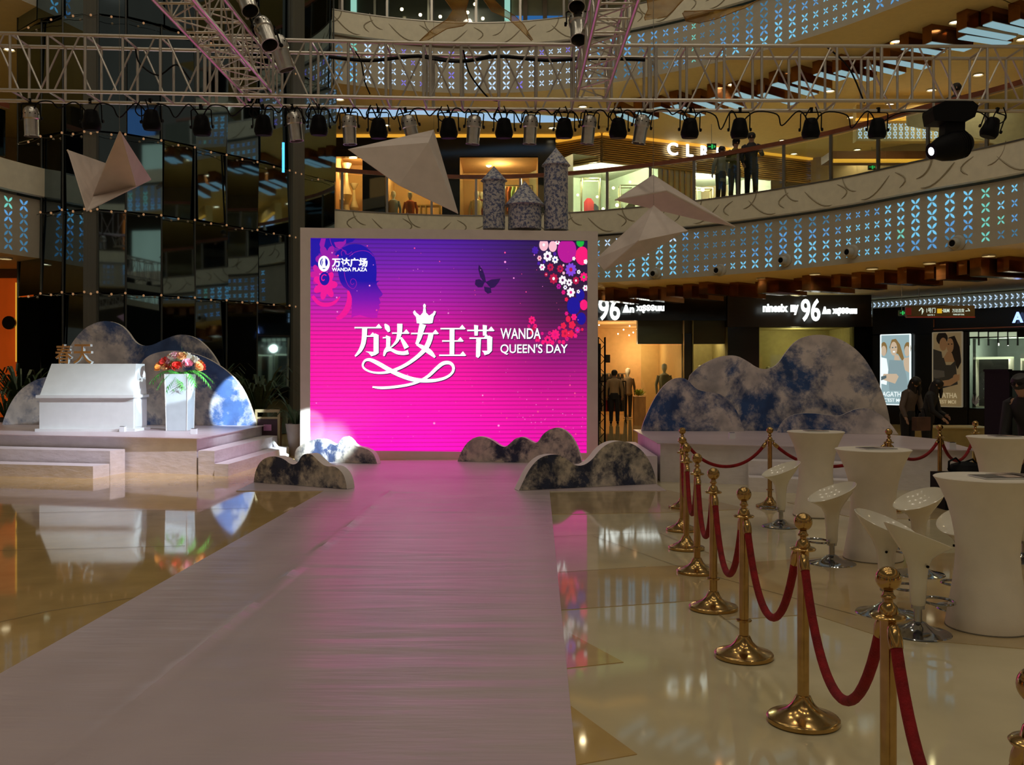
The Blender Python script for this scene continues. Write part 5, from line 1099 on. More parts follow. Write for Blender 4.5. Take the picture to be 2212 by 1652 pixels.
for i, x in enumerate(nodes):
    dbl = any(abs(x-j) < 12 for j in joints)
    for dy in (0, TD):
        tb('upright', tP(x, ZB, dy), tP(x, ZTp, dy), 0.019)
        if dbl: tb('upright', tP(x+15, ZB, dy), tP(x+15, ZTp, dy), 0.024)
        if i+1 < len(nodes):
            a, b = (ZB, ZTp) if (i+(dy > 0)) % 2 else (ZTp, ZB); tb('diagonal_brace', tP(x+14, a, dy), tP(nodes[i+1]-12, b, dy), 0.013)
    tb('cross_member', tP(x, ZB, 0), tP(x, ZB, TD), 0.015); tb('cross_member', tP(x, ZTp, 0), tP(x, ZTp, TD), 0.015)
def side_truss(xl, xr, zb, h, label):
    e = empty('lighting_truss', (xl, 13.1, zb), label=label, cat='truss'); o_ = Vector(e.location)
    def q(n_, a, b, r_): bar(n_, Vector(a)-o_, Vector(b)-o_, r_, alu, e, 8)
    for x in (xl, xr):
        for z in (zb, zb+h): q('chord', (x, 13.3, z), (x, 5.0, z), 0.024)
    y = 13.2; k = 0
    while y > 5.2:
        for z in (zb, zb+h): q('cross_member', (xl,y,z), (xr,y,z), 0.014); q('diagonal_brace', (xl if k % 2 else xr,y,z), (xr if k % 2 else xl,y-0.42,z), 0.009)
        for x in (xl, xr): q('upright', (x,y,zb), (x,y,zb+h), 0.012); q('diagonal_brace', (x,y,zb if k % 2 else zb+h), (x,y-0.42,zb+h if k % 2 else zb), 0.009)
        y -= 0.42; k += 1
side_truss(-3.68, -3.27, 5.44, 0.42, 'left truss running from the long truss towards the viewer overhead')
side_truss(0.90, 1.30, 5.44, 0.42, 'right truss running from the long truss towards the viewer overhead')
# lamps
def yoke(e, w_, h_, m_=black):
    yk = MB().tube([(-w_/2,0,-h_),(-w_/2,0,-0.02),(-w_/2+0.02,0,0),(w_/2-0.02,0,0),(w_/2,0,-0.02),(w_/2,0,-h_)], 0.009, 6).build('yoke', m_, e)
    for sx in (-1, 1): MB().lathe([(0.022,-0.012),(0.026,0),(0.022,0.014)], 8, (sx*(w_/2+0.012),0,-h_), Matrix.Rotation(R(90),3,'Y')).build('knob', m_, yk)
    MB().box((0,0,0.035), (0.04,0.05,0.07)).build('clamp', m_, e)
def black_lamp():
    e = empty('stage_lamp', (0,0,0)); yoke(e, 0.29, 0.24)
    hb = MB().lathe([(0.0,-0.075),(0.06,-0.08),(0.085,-0.10),(0.10,-0.15),(0.118,-0.24),(0.128,-0.27),(0.128,-0.31),(0.11,-0.355),(0.105,-0.36)], 22).build('lamp_housing', black, e, smooth=True)
    MB().lathe([(0.0,-0.33),(0.1,-0.345),(0.105,-0.358)], 22).build('lens', M('dark_lens', (0.03,0.03,0.04), 0.1), hb, smooth=True); return e
def chrome_lamp():
    e = empty('par_can', (0,0,0)); yoke(e, 0.26, 0.20)
    b = MB().lathe([(0.0,-0.03),(0.05,-0.035),(0.088,-0.065),(0.105,-0.12),(0.108,-0.20),(0.095,-0.215),(0.092,-0.43),(0.098,-0.435),(0.098,-0.445),(0.088,-0.445),(0.088,-0.25)], 24); cb_ = b.build('can_body', chromec, e, smooth=True)
    b = MB()
    for k in range(10): a = k*0.63; b.lathe([(0.009,-0.002),(0.009,0.002)], 6, (0.107*math.cos(a),0.107*math.sin(a),-0.14), Matrix.Rotation(a,3,'Z') @ Matrix.Rotation(R(90),3,'Y'))
    b.build('vent_holes', black, cb_); MB().lathe([(0.0,-0.3),(0.086,-0.31)], 20).build('lens', black, cb_)
    MB().box((0.0,-0.1,-0.44), (0.03,0.02,0.03)).build('gel_clip', chromec, cb_); return e
pb, pc = black_lamp(), chrome_lamp(); first = {0:True, 1:True}
lamps = [(25,1,0),(160,0,0),(295,0,0),(408,0,0),(547,0,0),(614,1,-0.10),(672,0,0),(739,1,-0.03),(806,0,0),(868,1,-0.28),(963,0,0),(1023,1,0.10),(1088,0,0),(1149,1,0.06),(1224,0,0),(1282,1,0.12),(1345,0,0),(1402,1,0.16),(1506,0,0),(1617,0,0),(1777,0,0),(1927,0,0),(2192,0,0.3)]
names_b = {160:'leftmost but one under the truss, over the orange lit corner',295:'above the left white crane',408:'right of the left crane, dim against the tower',547:'dim, left of the first hanging chrome can',672:'just left of the tower edge',806:'above the left tip of the large crane',963:'just right of the large crane',1088:'above the left castle tower',1224:'directly above the tallest castle tower',1345:'left of the lit C of the shop sign',1506:'above the R of the shop sign',1617:'above the two standing people',1777:'between the people and the moving head',1927:'just left of the moving head',2192:'tilted, at the right edge'}
names_c = {25:'at the left edge',614:'above the blue neon tube',739:'at the right edge of the mirrored tower',868:'tilted, above the large white crane',1023:'between the large crane and the left castle tower',1149:'above the gap between castle towers',1282:'right of the tallest castle tower',1402:'rightmost chrome one on the long truss'}
for px, ty, tilt in lamps:
    pr = (pb, pc)[ty]; o = pr if first[ty] else copy_tree(pr); first[ty] = False
    zt = CH+(HY-(243 if px > 700 else 236 if px > 300 else 224))*(tY(px)+TD)/FPX
    o.location = tP(px, zt, TD); o.rotation_euler = (R(4 if ty else 6), tilt*1.0, R(rnd.uniform(-12, 12)))
    tag(o, ('black stage lamp hanging '+names_b[px]) if ty == 0 else ('chrome can lamp hanging '+names_c[px]), 'stage lamp', 'lamps under the long truss')
def aim_can(px, py, Y, dirv, label):
    o = copy_tree(pc); o.location = P(px, py, Y); d = -Vector(dirv); o.rotation_euler = d.to_track_quat('Z', 'Y').to_euler(); o.scale = (1.12,1.12,1.12); tag(o, label, 'stage lamp', 'cans on the overhead trusses')
aim_can(560, 38, 12.0, (0.42,-0.45,-0.95), 'larger chrome can with a dark mouth on the left overhead truss, lower front one'); aim_can(520, -32, 12.0, (0.42,-0.5,-0.95), 'chrome can at the very top beside the left overhead truss')
aim_can(593, 70, 12.3, (0.30,0.1,-0.95), 'chrome can behind the others on the left overhead truss')
aim_can(1248, 25, 12.0, (0.0,-0.5,-0.95), 'chrome can with a dark mouth beside the right overhead truss'); aim_can(1245, -45, 12.0, (-0.02,-0.5,-0.95), 'chrome can at the very top beside the right overhead truss')
# moving head
mh = empty('moving_head_lamp', P(2050, 225, 13.1), label='big black moving head lamp with a glowing white lens under the right of the truss', cat='stage lamp'); km = 13.1/FPX
MB().prism([Vector((x*km,-0.16,-y*km)) for x, y in ((-45,12),(-20,0),(40,0),(52,10),(44,34),(22,44),(-42,42),(-46,20))], (0,0.34,0)).build('base_housing', black, mh, tri=True)
MB().prism([Vector((x*km,-0.10,-y*km)) for x, y in ((-14,40),(28,36),(26,62),(36,72),(36,104),(-8,104),(-16,72))], (0,0.2,0)).build('yoke_arm', black, mh, tri=True)
q_ = Vector((-1,-0.25,-0.28)).normalized(); rm3 = q_.to_track_quat('Z','Y').to_matrix()
MB().lathe([(0.0,-0.30),(0.12,-0.28),(0.19,-0.18),(0.20,0.0),(0.17,0.16),(0.11,0.30),(0.11,0.33),(0.095,0.33)], 24, (0.02,-0.02,-92*km), rm3).build('head_housing', black, mh, smooth=True)
lc_ = Vector((0.02,-0.02,-92*km))+q_*0.325
MB().lathe([(0.0,0.012),(0.095,0.0)], 22, lc_, rm3).build('lens', emat('moving_head_lens', (235,250,255), 9.0), mh)
for k in range(5): MB().lathe([(0.175+0.01*k if False else 0.2,-0.008),(0.2,0.008)], 20, Vector((0.02,-0.02,-92*km))-q_*(0.03+0.035*k), rm3).build('cooling_fin', black, mh)
# the beams that draw the bright white patches on the podium, cloud board, frame and stage
beam = (0.80, 0.94, 1.0)
spot_light('moving_head_beam', Vector(mh.location)+lc_+q_*0.08, P(309, 845, 17.2), 16000, beam, 3.6, 0.25, 0.03)
spot_light('stage_lamp_beam', (-2.6, 11.7, 5.3), P(515, 872, 18.7), 14000, beam, 7.0, 0.25, 0.03)
spot_light('stage_lamp_beam', (0.3, 11.7, 5.3), P(655, 935, 17.6), 12000, beam, 5.0, 0.35, 0.03)
spot_light('stage_lamp_wash', tP(1345, 4.80, TD), P(250, 900, 17.0), 4200, (0.70,0.86,0.95), 21, 1.0, 0.06)
spot_light('stage_lamp_wash', (0.1, 11.7, 5.3), P(698, 985, 17.6), 34000, beam, 8.0, 1.0, 0.05)
spot_light('stage_lamp_wash', tP(547, 4.80, TD), P(300, 985, 15.5), 1100, (0.92,0.86,1.0), 52, 1.0, 0.06)
# cables
def cable(name, pts, r_, label, group='black cables on the truss'):
    q = []
    P_ = [Vector(p) for p in pts]
    for i in range(len(P_)-1):
        a, b_, c, d = P_[max(i-1,0)], P_[i], P_[i+1], P_[min(i+2,len(P_)-1)]
        for k in range(5): q.append(Vector(_cr(a, b_, c, d, k/5)))
    q.append(P_[-1]); o = MB().tube(q, r_, 5).build(name, black, origin=q[0], smooth=True); return tag(o, label, 'cable', group)
lx = [l[0] for l in lamps]; rc = random.Random(21)
for i, (a, b) in enumerate(zip(lx, lx[1:])):
    mid = (a+b)/2; sag = rc.uniform(0.08, 0.3); pts = [tP(a, 5.14, TD+0.02), tP(a+(mid-a)*0.35, 5.30, TD-0.1), tP(mid-6, 5.34-sag*0.4, TD-0.2), tP(mid+8, 5.34-sag, TD-0.15), tP(b-(b-mid)*0.4, 5.32, TD-0.1), tP(b, 5.14, TD+0.02)]
    cable('lamp_cable', pts, 0.010, 'black cable loop under the long truss, %s from the left' % ordn(i), 'cables looping between the truss lamps')
    if i % 2: cable('lamp_cable', [tP(b-12, 5.33, TD-0.2), tP(b-22, 5.20, TD-0.2), tP(b-10, 5.12, TD-0.2), tP(b+6, 5.2, TD-0.2), tP(b, 5.35, TD-0.2)], 0.009, 'small coil of black cable tied under the long truss, %s from the left' % ordn(i//2), 'cable coils under the long truss')
cable('power_cable', [tP(700,6.0,0.35), tP(790,5.96,0.35), tP(900,6.02,0.3), tP(990,5.96,0.3), tP(1080,6.04,0.3), tP(1180,5.99,0.3), tP(1290,6.02,0.3), tP(1400,6.0,0.3)], 0.028, 'thick black power cable lying along the inside of the truss', None)
cable('power_cable', [tP(905,5.98,0.2), tP(985,5.92,0.2), tP(1060,6.02,0.2)], 0.02, 'second black cable loop beside the thick one in the truss', None)
cable('power_cable', [tP(1000,6.05,0.1), tP(1012,5.75,0.1), tP(1040,5.5,0.1), tP(1060,5.38,0.1), tP(1080,5.36,0.1)], 0.012, 'black cable hanging diagonally inside the truss above the castle towers', None)
cable('power_cable', [tP(765,6.0,0.1), tP(778,5.85,0.1), tP(785,5.6,0.1), tP(797,5.42,0.1)], 0.010, 'black cable with a plug dangling inside the truss near the tower', None)
cable('power_cable', [tP(280,6.0,0.2), tP(290,5.8,0.2), tP(330,5.65,0.2), tP(370,5.8,0.2), tP(400,5.6,0.2)], 0.012, 'black cable slung inside the left part of the truss', None)
cable('power_cable', [tP(1800,6.2,0.3), tP(1850,5.9,0.3), tP(1885,5.4,0.3)], 0.012, 'black cable running down diagonally near the right truss joint', None)
# ---------------------------------------------------------------- hanging white cranes
def crane(label, verts, faces, th=0.012):
    P3 = {k: P(v[0], v[1], 11.8+(v[2]-13.7)*1.25) for k, v in verts.items()}; c = sum(P3.values(), Vector())/len(P3); e = empty('paper_crane', c, label=label, cat='hanging sculpture')
    for f in faces:
        pts = [P3[k]-c for k in f]; n = (pts[1]-pts[0]).cross(pts[2]-pts[0]).normalized()
        if n.y > 0: n = -n
        MB().prism(pts, -n*th).build('folded_facet', paper_m, e)
    top = max(P3.values(), key=lambda p: p.z)-c; bar('suspension_wire', top, (top.x, top.y, 21.0-c.z), 0.002, steel, e, 4)
crane('white folded crane hanging at the left before the mirrored tower', {'A':(145,323,13.7),'B':(228,352,14.5),'C':(258,283,13.2),'D':(325,387,14.3),'E':(292,402,13.9),'F':(200,424,13.9),'G':(186,455,13.3),'H':(320,389,13.75)}, [('A','B','F'),('A','F','G'),('B','C','F'),('C','E','F'),('C','D','E'),('F','E','G'),('E','D','G')])
crane('large white folded crane hanging over the top left corner of the video wall', {'A':(752,322,13.6),'B':(937,280,14.6),'M':(925,308,13.9),'C':(990,461,14.0),'L':(862,400,13.7)}, [('A','B','M'),('A','M','L'),('M','C','L'),('B','C','M')])
crane('upper white and pinkish crane hanging over the top right corner of the video wall', {'A':(1328,432,13.8),'B':(1411,377,14.2),'M':(1440,412,13.5),'C':(1588,490,13.9),'L':(1500,473,13.9),'K':(1400,449,13.9)}, [('A','B','M'),('B','C','M'),('A','M','K'),('M','L','K'),('M','C','L')])
crane('lower white crane whose wing overlaps the right edge of the video wall frame', {'A':(1286,560,13.4),'B':(1412,443,13.6),'C':(1486,498,13.1),'D':(1445,470,13.3),'K':(1380,520,12.9),'E':(1305,584,13.2),'F':(1400,548,13.2),'G':(1476,502,13.4)}, [('A','B','K'),('B','D','K'),('D','C','K'),('A','K','E'),('K','F','E'),('K','G','F')])
def gauze_strip(prs, Y, label):
    b = MB(); L = [P(x, y, Y+0.1*math.sin(i)) for i, ((x, y), _) in enumerate(prs)]; Rr = [P(x, y, Y-0.15*math.cos(i)) for i, (_, (x, y)) in enumerate(prs)]
    for i in range(len(prs)-1): b.quad(L[i], L[i+1], Rr[i+1], Rr[i])
    o = b.build('gauze_ribbon', gauze, origin=L[0], smooth=True); md = o.modifiers.new('thickness', 'SOLIDIFY'); md.thickness = 0.004; tag(o, label, 'fabric')
    MB().tube([p-L[0] for p in L], 0.008, 4).build('ribbon_hem', M('amber_cord', (0.3,0.15,0.02), 0.6), o); MB().tube([p-L[0] for p in Rr], 0.008, 4).build('ribbon_hem', MATS['amber_cord'], o)
gauze_strip([((955,-30),(1015,-30)),((962,0),(1012,0)),((978,22),(1006,22)),((966,42),(1012,46)),((935,62),(1000,56)),((915,80),(965,62)),((905,90),(925,86))], 17, 'amber gauze bow hanging before the top floor left of the middle')
gauze_strip([((1036,-30),(1062,-30)),((1045,0),(1068,0)),((1062,24),(1086,18)),((1098,40),(1112,34)),((1122,62),(1132,54)),((1138,78),(1142,72)),((1148,88),(1151,86))], 17, 'thin amber gauze ribbon trailing left of the right overhead truss')
gauze_strip([((1395,-25),(1480,-25)),((1398,0),(1476,0)),((1400,20),(1455,22)),((1392,38),(1440,36)),((1394,44),(1420,40))], 17, 'amber gauze ribbon right of the right overhead truss')
gauze_strip([((1474,28),(1478,24)),((1482,46),(1502,24)),((1510,50),(1540,22)),((1545,42),(1570,20)),((1580,28),(1610,12)),((1612,16),(1640,0)),((1645,-5),(1665,-25))], 17, 'wide wavy amber gauze ribbon in front of the upper lattice panel')
# ---------------------------------------------------------------- stanchions and ropes
def stanchion_proto(ring_low):
    e = empty('rope_stanchion', (0,0,0))
    MB().lathe([(0.158,0.0),(0.164,0.006),(0.164,0.022),(0.158,0.028),(0.15,0.030),(0.11,0.044),(0.075,0.062),(0.05,0.088),(0.038,0.112),(0.034,0.122),(0.027,0.126)], 40).build('domed_base', brass, e, smooth=True)
    MB().lathe([(0.0265,0.12),(0.0265,0.79)], 24).build('pole', brass, e, smooth=True)
    MB().lathe([(0.027,0.785),(0.054,0.790),(0.058,0.797),(0.052,0.803),(0.034,0.808),(0.028,0.83),(0.015,0.843),(0.015,0.852),(0.024,0.857),(0.024,0.862),(0.018,0.868),(0.016,0.880)], 28).build('collar', brass, e, smooth=True)
    r_ = 0.0415; MB().lathe([(r_*math.sin(t), 0.92-r_*math.cos(t)) for t in [max(0.28, math.pi*i/16) if i < 16 else math.pi-1e-5 for i in range(17)]][1:], 28).build('ball_finial', brass, e, smooth=True)
    if ring_low: MB().lathe([(0.0265,0.20),(0.042,0.203),(0.044,0.208),(0.042,0.213),(0.0265,0.216)], 24).build('low_ring', brass, e, smooth=True)
    return e
sp1, sp2 = stanchion_proto(False), stanchion_proto(True)
stn = [(2240,2.07,'at the lower right corner of the picture, nearly out of view',1),(1919,3.15,'nearest whole pole, in front of the bar stools',1),(1735,4.36,'second nearest, its domed base fully in view',1),(1607,5.36,'third from the front of the long row',2),(1541,6.45,'fourth from the front of the long row',2),(1506,7.62,'fifth from the front of the long row',2),(1483,8.66,'sixth from the front of the long row',1),(1474,9.68,'seventh from the front, one before the corner',1),(1474,11.3,'at the corner where the two rope rows meet',1),(1663,11.4,'second along the far row, left of the bar tables',2),(1920,11.1,'third along the far row, behind the middle bar table',1),(2030,12.0,'fourth along the far row, over the stage end',1),(2107,12.9,'farthest one, behind the right bar table',1)]
S_ = []; used = {1:False, 2:False}
for px, Y, lb, k in stn:
    pr = sp1 if k == 1 else sp2; o = pr if not used[k] else copy_tree(pr); used[k] = True
    o.location = (*XY(px, Y), 0); o.rotation_euler = (0,0,rnd.uniform(0,6)); tag(o, 'brass rope stanchion '+lb, 'stanchion', 'brass stanchions'); S_.append(Vector(o.location))
S_[2].x -= 0.012
capb = MB().lathe([(0.007,-0.02),(0.016,-0.012),(0.021,0.0),(0.024,0.03),(0.022,0.06),(0.0215,0.062)], 16).build('x', brass, smooth=True); cap_me = capb.data; bpy.data.objects.remove(capb)
def rope(A_, B_, low, label):
    d = (B_-A_); d.z = 0; dn = d.normalized(); a = A_+dn*0.075; b = B_-dn*0.075; a.z = b.z = 0.735
    n = 22; L = (b-a).length; sag = 0.735-low; pts = []
    for i in range(n+1):
        t = i/n; u = 2*t-1; k = 1-(math.cosh(1.6*u)-1)/(math.cosh(1.6)-1); pts.append(a.lerp(b, t)-Vector((0,0,sag*k)))
    # hooks and caps lie along the rope's own slope
    e = empty('velvet_rope', pts[0], label=label, cat='rope', group='red velvet ropes'); o_ = pts[0].copy()
    MB().tube([p-o_ for p in pts], 0.0195, 12).build('velvet_cord', velvet, e, smooth=True)
    for (p, q, s_) in ((pts[0], pts[1], A_+dn*0.045+Vector((0,0,0.795))), (pts[-1], pts[-2], B_-dn*0.045+Vector((0,0,0.795)))):
        s_.z = 0.795; dr = (q-p).normalized(); c_ = mobj('end_cap', cap_me, e, p-o_-dr*0.035, dr.to_track_quat('Z','Y'))
        t0 = p-dr*0.05; MB().tube([t0-o_, t0.lerp(s_, 0.35)-o_+Vector((0.006,0,0)), t0.lerp(s_, 0.7)-o_-Vector((0.006,0,0)), s_-o_], [0.009,0.006,0.009,0.005], 7).build('hook', brass, e, smooth=True)
lows = [0.36,0.33,0.36,0.36,0.40,0.40,0.42,0.45,0.49,0.50,0.56,0.46]
rl_ = ['nearest, leaving the picture at the bottom right','between the nearest whole pole and the second','between the second and third poles','between the third and fourth poles','between the fourth and fifth poles','between the fifth and sixth poles','between the sixth and seventh poles','short dark one before the row corner','long shallow one along the far row before the right stage','behind the first two bar tables','over the stage edge right of the middle bar table','at the right end beside the far bar table']
for i in range(12): rope(S_[i], S_[i+1], lows[i], 'red velvet rope '+rl_[i])
# ---------------------------------------------------------------- tables and stools
def bar_table(px, Y, label, top=0.95, mag=0):
    e = empty('bar_table', (*XY(px, Y), 0), label=label, cat='table', group='white bar tables')
    MB().lathe([(0.243,0.004),(0.246,0.02),(0.232,0.10),(0.212,0.22),(0.192,0.36),(0.184,0.48),(0.190,0.58),(0.207,0.68),(0.235,0.78),(0.268,0.86),(0.300,0.925),(0.315,0.945),(0.315,top-0.003),(0.310,top)], 56).build('stretch_cover', spandex, e, smooth=True)
    MB().lathe([(0.244,0.0),(0.248,0.004),(0.248,0.010),(0.244,0.012)], 48).build('hem', M('grey_hem', (0.2,0.18,0.14), 0.8), e)
    MB().lathe([(0.0,top+0.001),(0.309,top+0.001),(0.309,top-0.002)], 48).build('table_top_cover', spandex, e); return e
bar_table(2133, 5.98, 'nearest white stretch-covered bar table at the right edge'); bar_table(1886, 8.20, 'middle white stretch-covered bar table behind the glossy stools'); bar_table(1762, 10.7, 'leftmost white stretch-covered bar table'); bar_table(2159, 9.8, 'far right white stretch-covered bar table behind the nearest one')
pg = M('magazine_print', (0.55,0.42,0.35), 0.35, var=0.5, nscale=30); pd = M('magazine_dark', (0.12,0.10,0.09), 0.35, var=0.6, nscale=30)
for px, Y, w_, h_, rz, n, lb in ((2160,5.93,0.30,0.22,0.05,1,'open magazine lying on the nearest bar table'),(2195,6.0,0.21,0.28,0.3,0,'pinkish magazine at the right of the nearest bar table'),(1893,8.2,0.28,0.21,0.1,1,'magazine lying on the middle bar table'),(1762,10.7,0.24,0.2,0,1,'magazine lying on the leftmost bar table'),(2170,9.8,0.26,0.2,0,1,'magazine lying on the far right bar table')):
    e = empty('magazine', (*XY(px,Y), 0.9525), rz, lb, 'magazine'); MB().box((0,0,0.004), (w_,h_,0.006)).build('pages', whitep, e); MB().box((0,0,0.0078), (w_*0.98,h_*0.98,0.0012)).build('printed_cover', pd if n else pg, e); MB().box((w_*0.2,0,0.009), (w_*0.35,h_*0.7,0.001)).build('picture', pg if n else pd, e)
def stool_proto():
    e = empty('bar_stool', (0,0,0)); n = 40; b = MB()
    prof = [(0.036,0.17),(0.046,0.19),(0.050,0.30),(0.062,0.42),(0.085,0.475),(0.125,0.52),(0.165,0.56),(0.194,0.595),(0.200,0.605),(0.195,0.608),(0.165,0.575),(0.11,0.545),(0.05,0.53),(0.0005,0.527)]
    for r_, z in prof:
        for j in range(n):
            t = 2*math.pi*j/n; k = max(0, (z-0.42)/0.185); b.v.append((r_*math.cos(t)*(1.0+0.0*k), r_*math.sin(t)*(1-0.06*k), z-0.40*r_*math.cos(t)*min(1, k)))
    for k in range(len(prof)-1):
        for j in range(n): b.f.append((k*n+j, k*n+(j+1) % n, (k+1)*n+(j+1) % n, (k+1)*n+j)); b.m.append(0)
    ts_ = b.build('tulip_seat', shell_m, e, smooth=True)
    MB().lathe([(0.024,0.05),(0.024,0.15),(0.04,0.155),(0.04,0.175)], 18).build('gas_post', chrome, e, smooth=True)
    MB().lathe([(0.190,0.0),(0.196,0.004),(0.192,0.010),(0.15,0.018),(0.10,0.032),(0.065,0.052),(0.045,0.07),(0.03,0.075)], 40).build('round_base', chrome, e, smooth=True)
    MB().tube([(0.04,0,0.19)]+[(0.13+0.09*math.cos(t), 0.11*math.sin(t), 0.195) for t in [math.pi+i*math.pi/8 for i in range(0, 17)]]+[(0.04,0,0.19)], 0.009, 8).build('footrest', chrome, e, smooth=True)
    MB().lathe([(0.008,-0.006),(0.009,0.006)], 8, (0.02,-0.075,0.425), Matrix.Rotation(R(90),3,'X')).build('lever_hole', black, ts_); return e
sp_ = stool_proto(); fst = True
for px, Y, rz, lb in ((1983,5.85,0.1,'nearest white tulip bar stool, its dish sloping down to the right'),(1914,6.33,-0.6,'white tulip bar stool whose dish shows just behind the nearest stool'),(2088,6.45,-2.4,'white tulip bar stool half hidden left of the nearest table'),(1985,7.57,3.5,'white tulip bar stool in shade right of the middle table'),(1797,8.0,3.3,'white tulip bar stool left of the middle table'),(1687,9.94,3.3,'farthest left white tulip bar stool by the leftmost table'),(2213,8.1,0.3,'white tulip bar stool behind the nearest table at the right edge'),(1884,9.4,0.4,'white tulip bar stool almost hidden behind the middle table')):
    o = sp_ if fst else copy_tree(sp_); fst = False; o.location = (*XY(px, Y), 0); o.rotation_euler = (0,0,rz); tag(o, lb, 'stool', 'white tulip bar stools')
# ---------------------------------------------------------------- equipment at the right edge
bx_ = empty('flight_case', (*XY(2236, 11.4), 0), label='tall black equipment case at the right edge', cat='case'); k_ = 11.4/FPX
MB().box((0,0.3,0.83), (0.62,0.6,1.62)).build('case_body', black, bx_); MB().box((0,-0.005,0.83), (0.56,0.01,1.5)).build('lid_panel', blackg, bx_)
for sx in (-1, 1): MB().box((sx*0.3,0.3,1.64), (0.05,0.6,0.03)).build('corner_edge', black, bx_)
c2 = empty('equipment_case', (*XY(2088, 11.1), 0), label='black equipment box behind the bar tables', cat='case'); MB().box((0,0.2,0.21), (0.5,0.4,0.42)).build('case_body', black, c2); MB().box((0,0,0.3), (0.1,0.02,0.03)).build('handle', steel, c2)
bg_ = empty('shoulder_bag', (*XY(2086, 11.2), 0.42), label='black bag with straps heaped on the equipment box', cat='bag')
MB().lathe([(0.17,0),(0.20,0.05),(0.16,0.11),(0.07,0.14),(0,0.145)], 14).build('bag_body', black, bg_, smooth=True); MB().tube([(-0.2,0,0.04),(-0.22,-0.05,0.15),(-0.14,-0.05,0.19),(-0.05,0,0.12),(0.08,0,0.17),(0.2,0,0.05)], 0.013, 6).build('strap', black, bg_, smooth=True)
pw = empty('low_planter_wall', P(2078, 925, 20.5), label='low olive stone ledge behind the far rope row', cat='ledge'); kq = 20.5/FPX
MB().box((0,0.5,-0.14), (150*kq,1.0,(P(0,925,20.5).z))).build('ledge_body', M('olive_stone', (0.30,0.24,0.09), 0.4, var=0.1), pw); pw.location.z = P(0,925,20.5).z/2+0.14; MB().box((0,0.5,pw.location.z-0.28+0.0), (152*kq,1.04,0.03)).build('coping', M('olive_coping', (0.35,0.28,0.12), 0.3), pw)
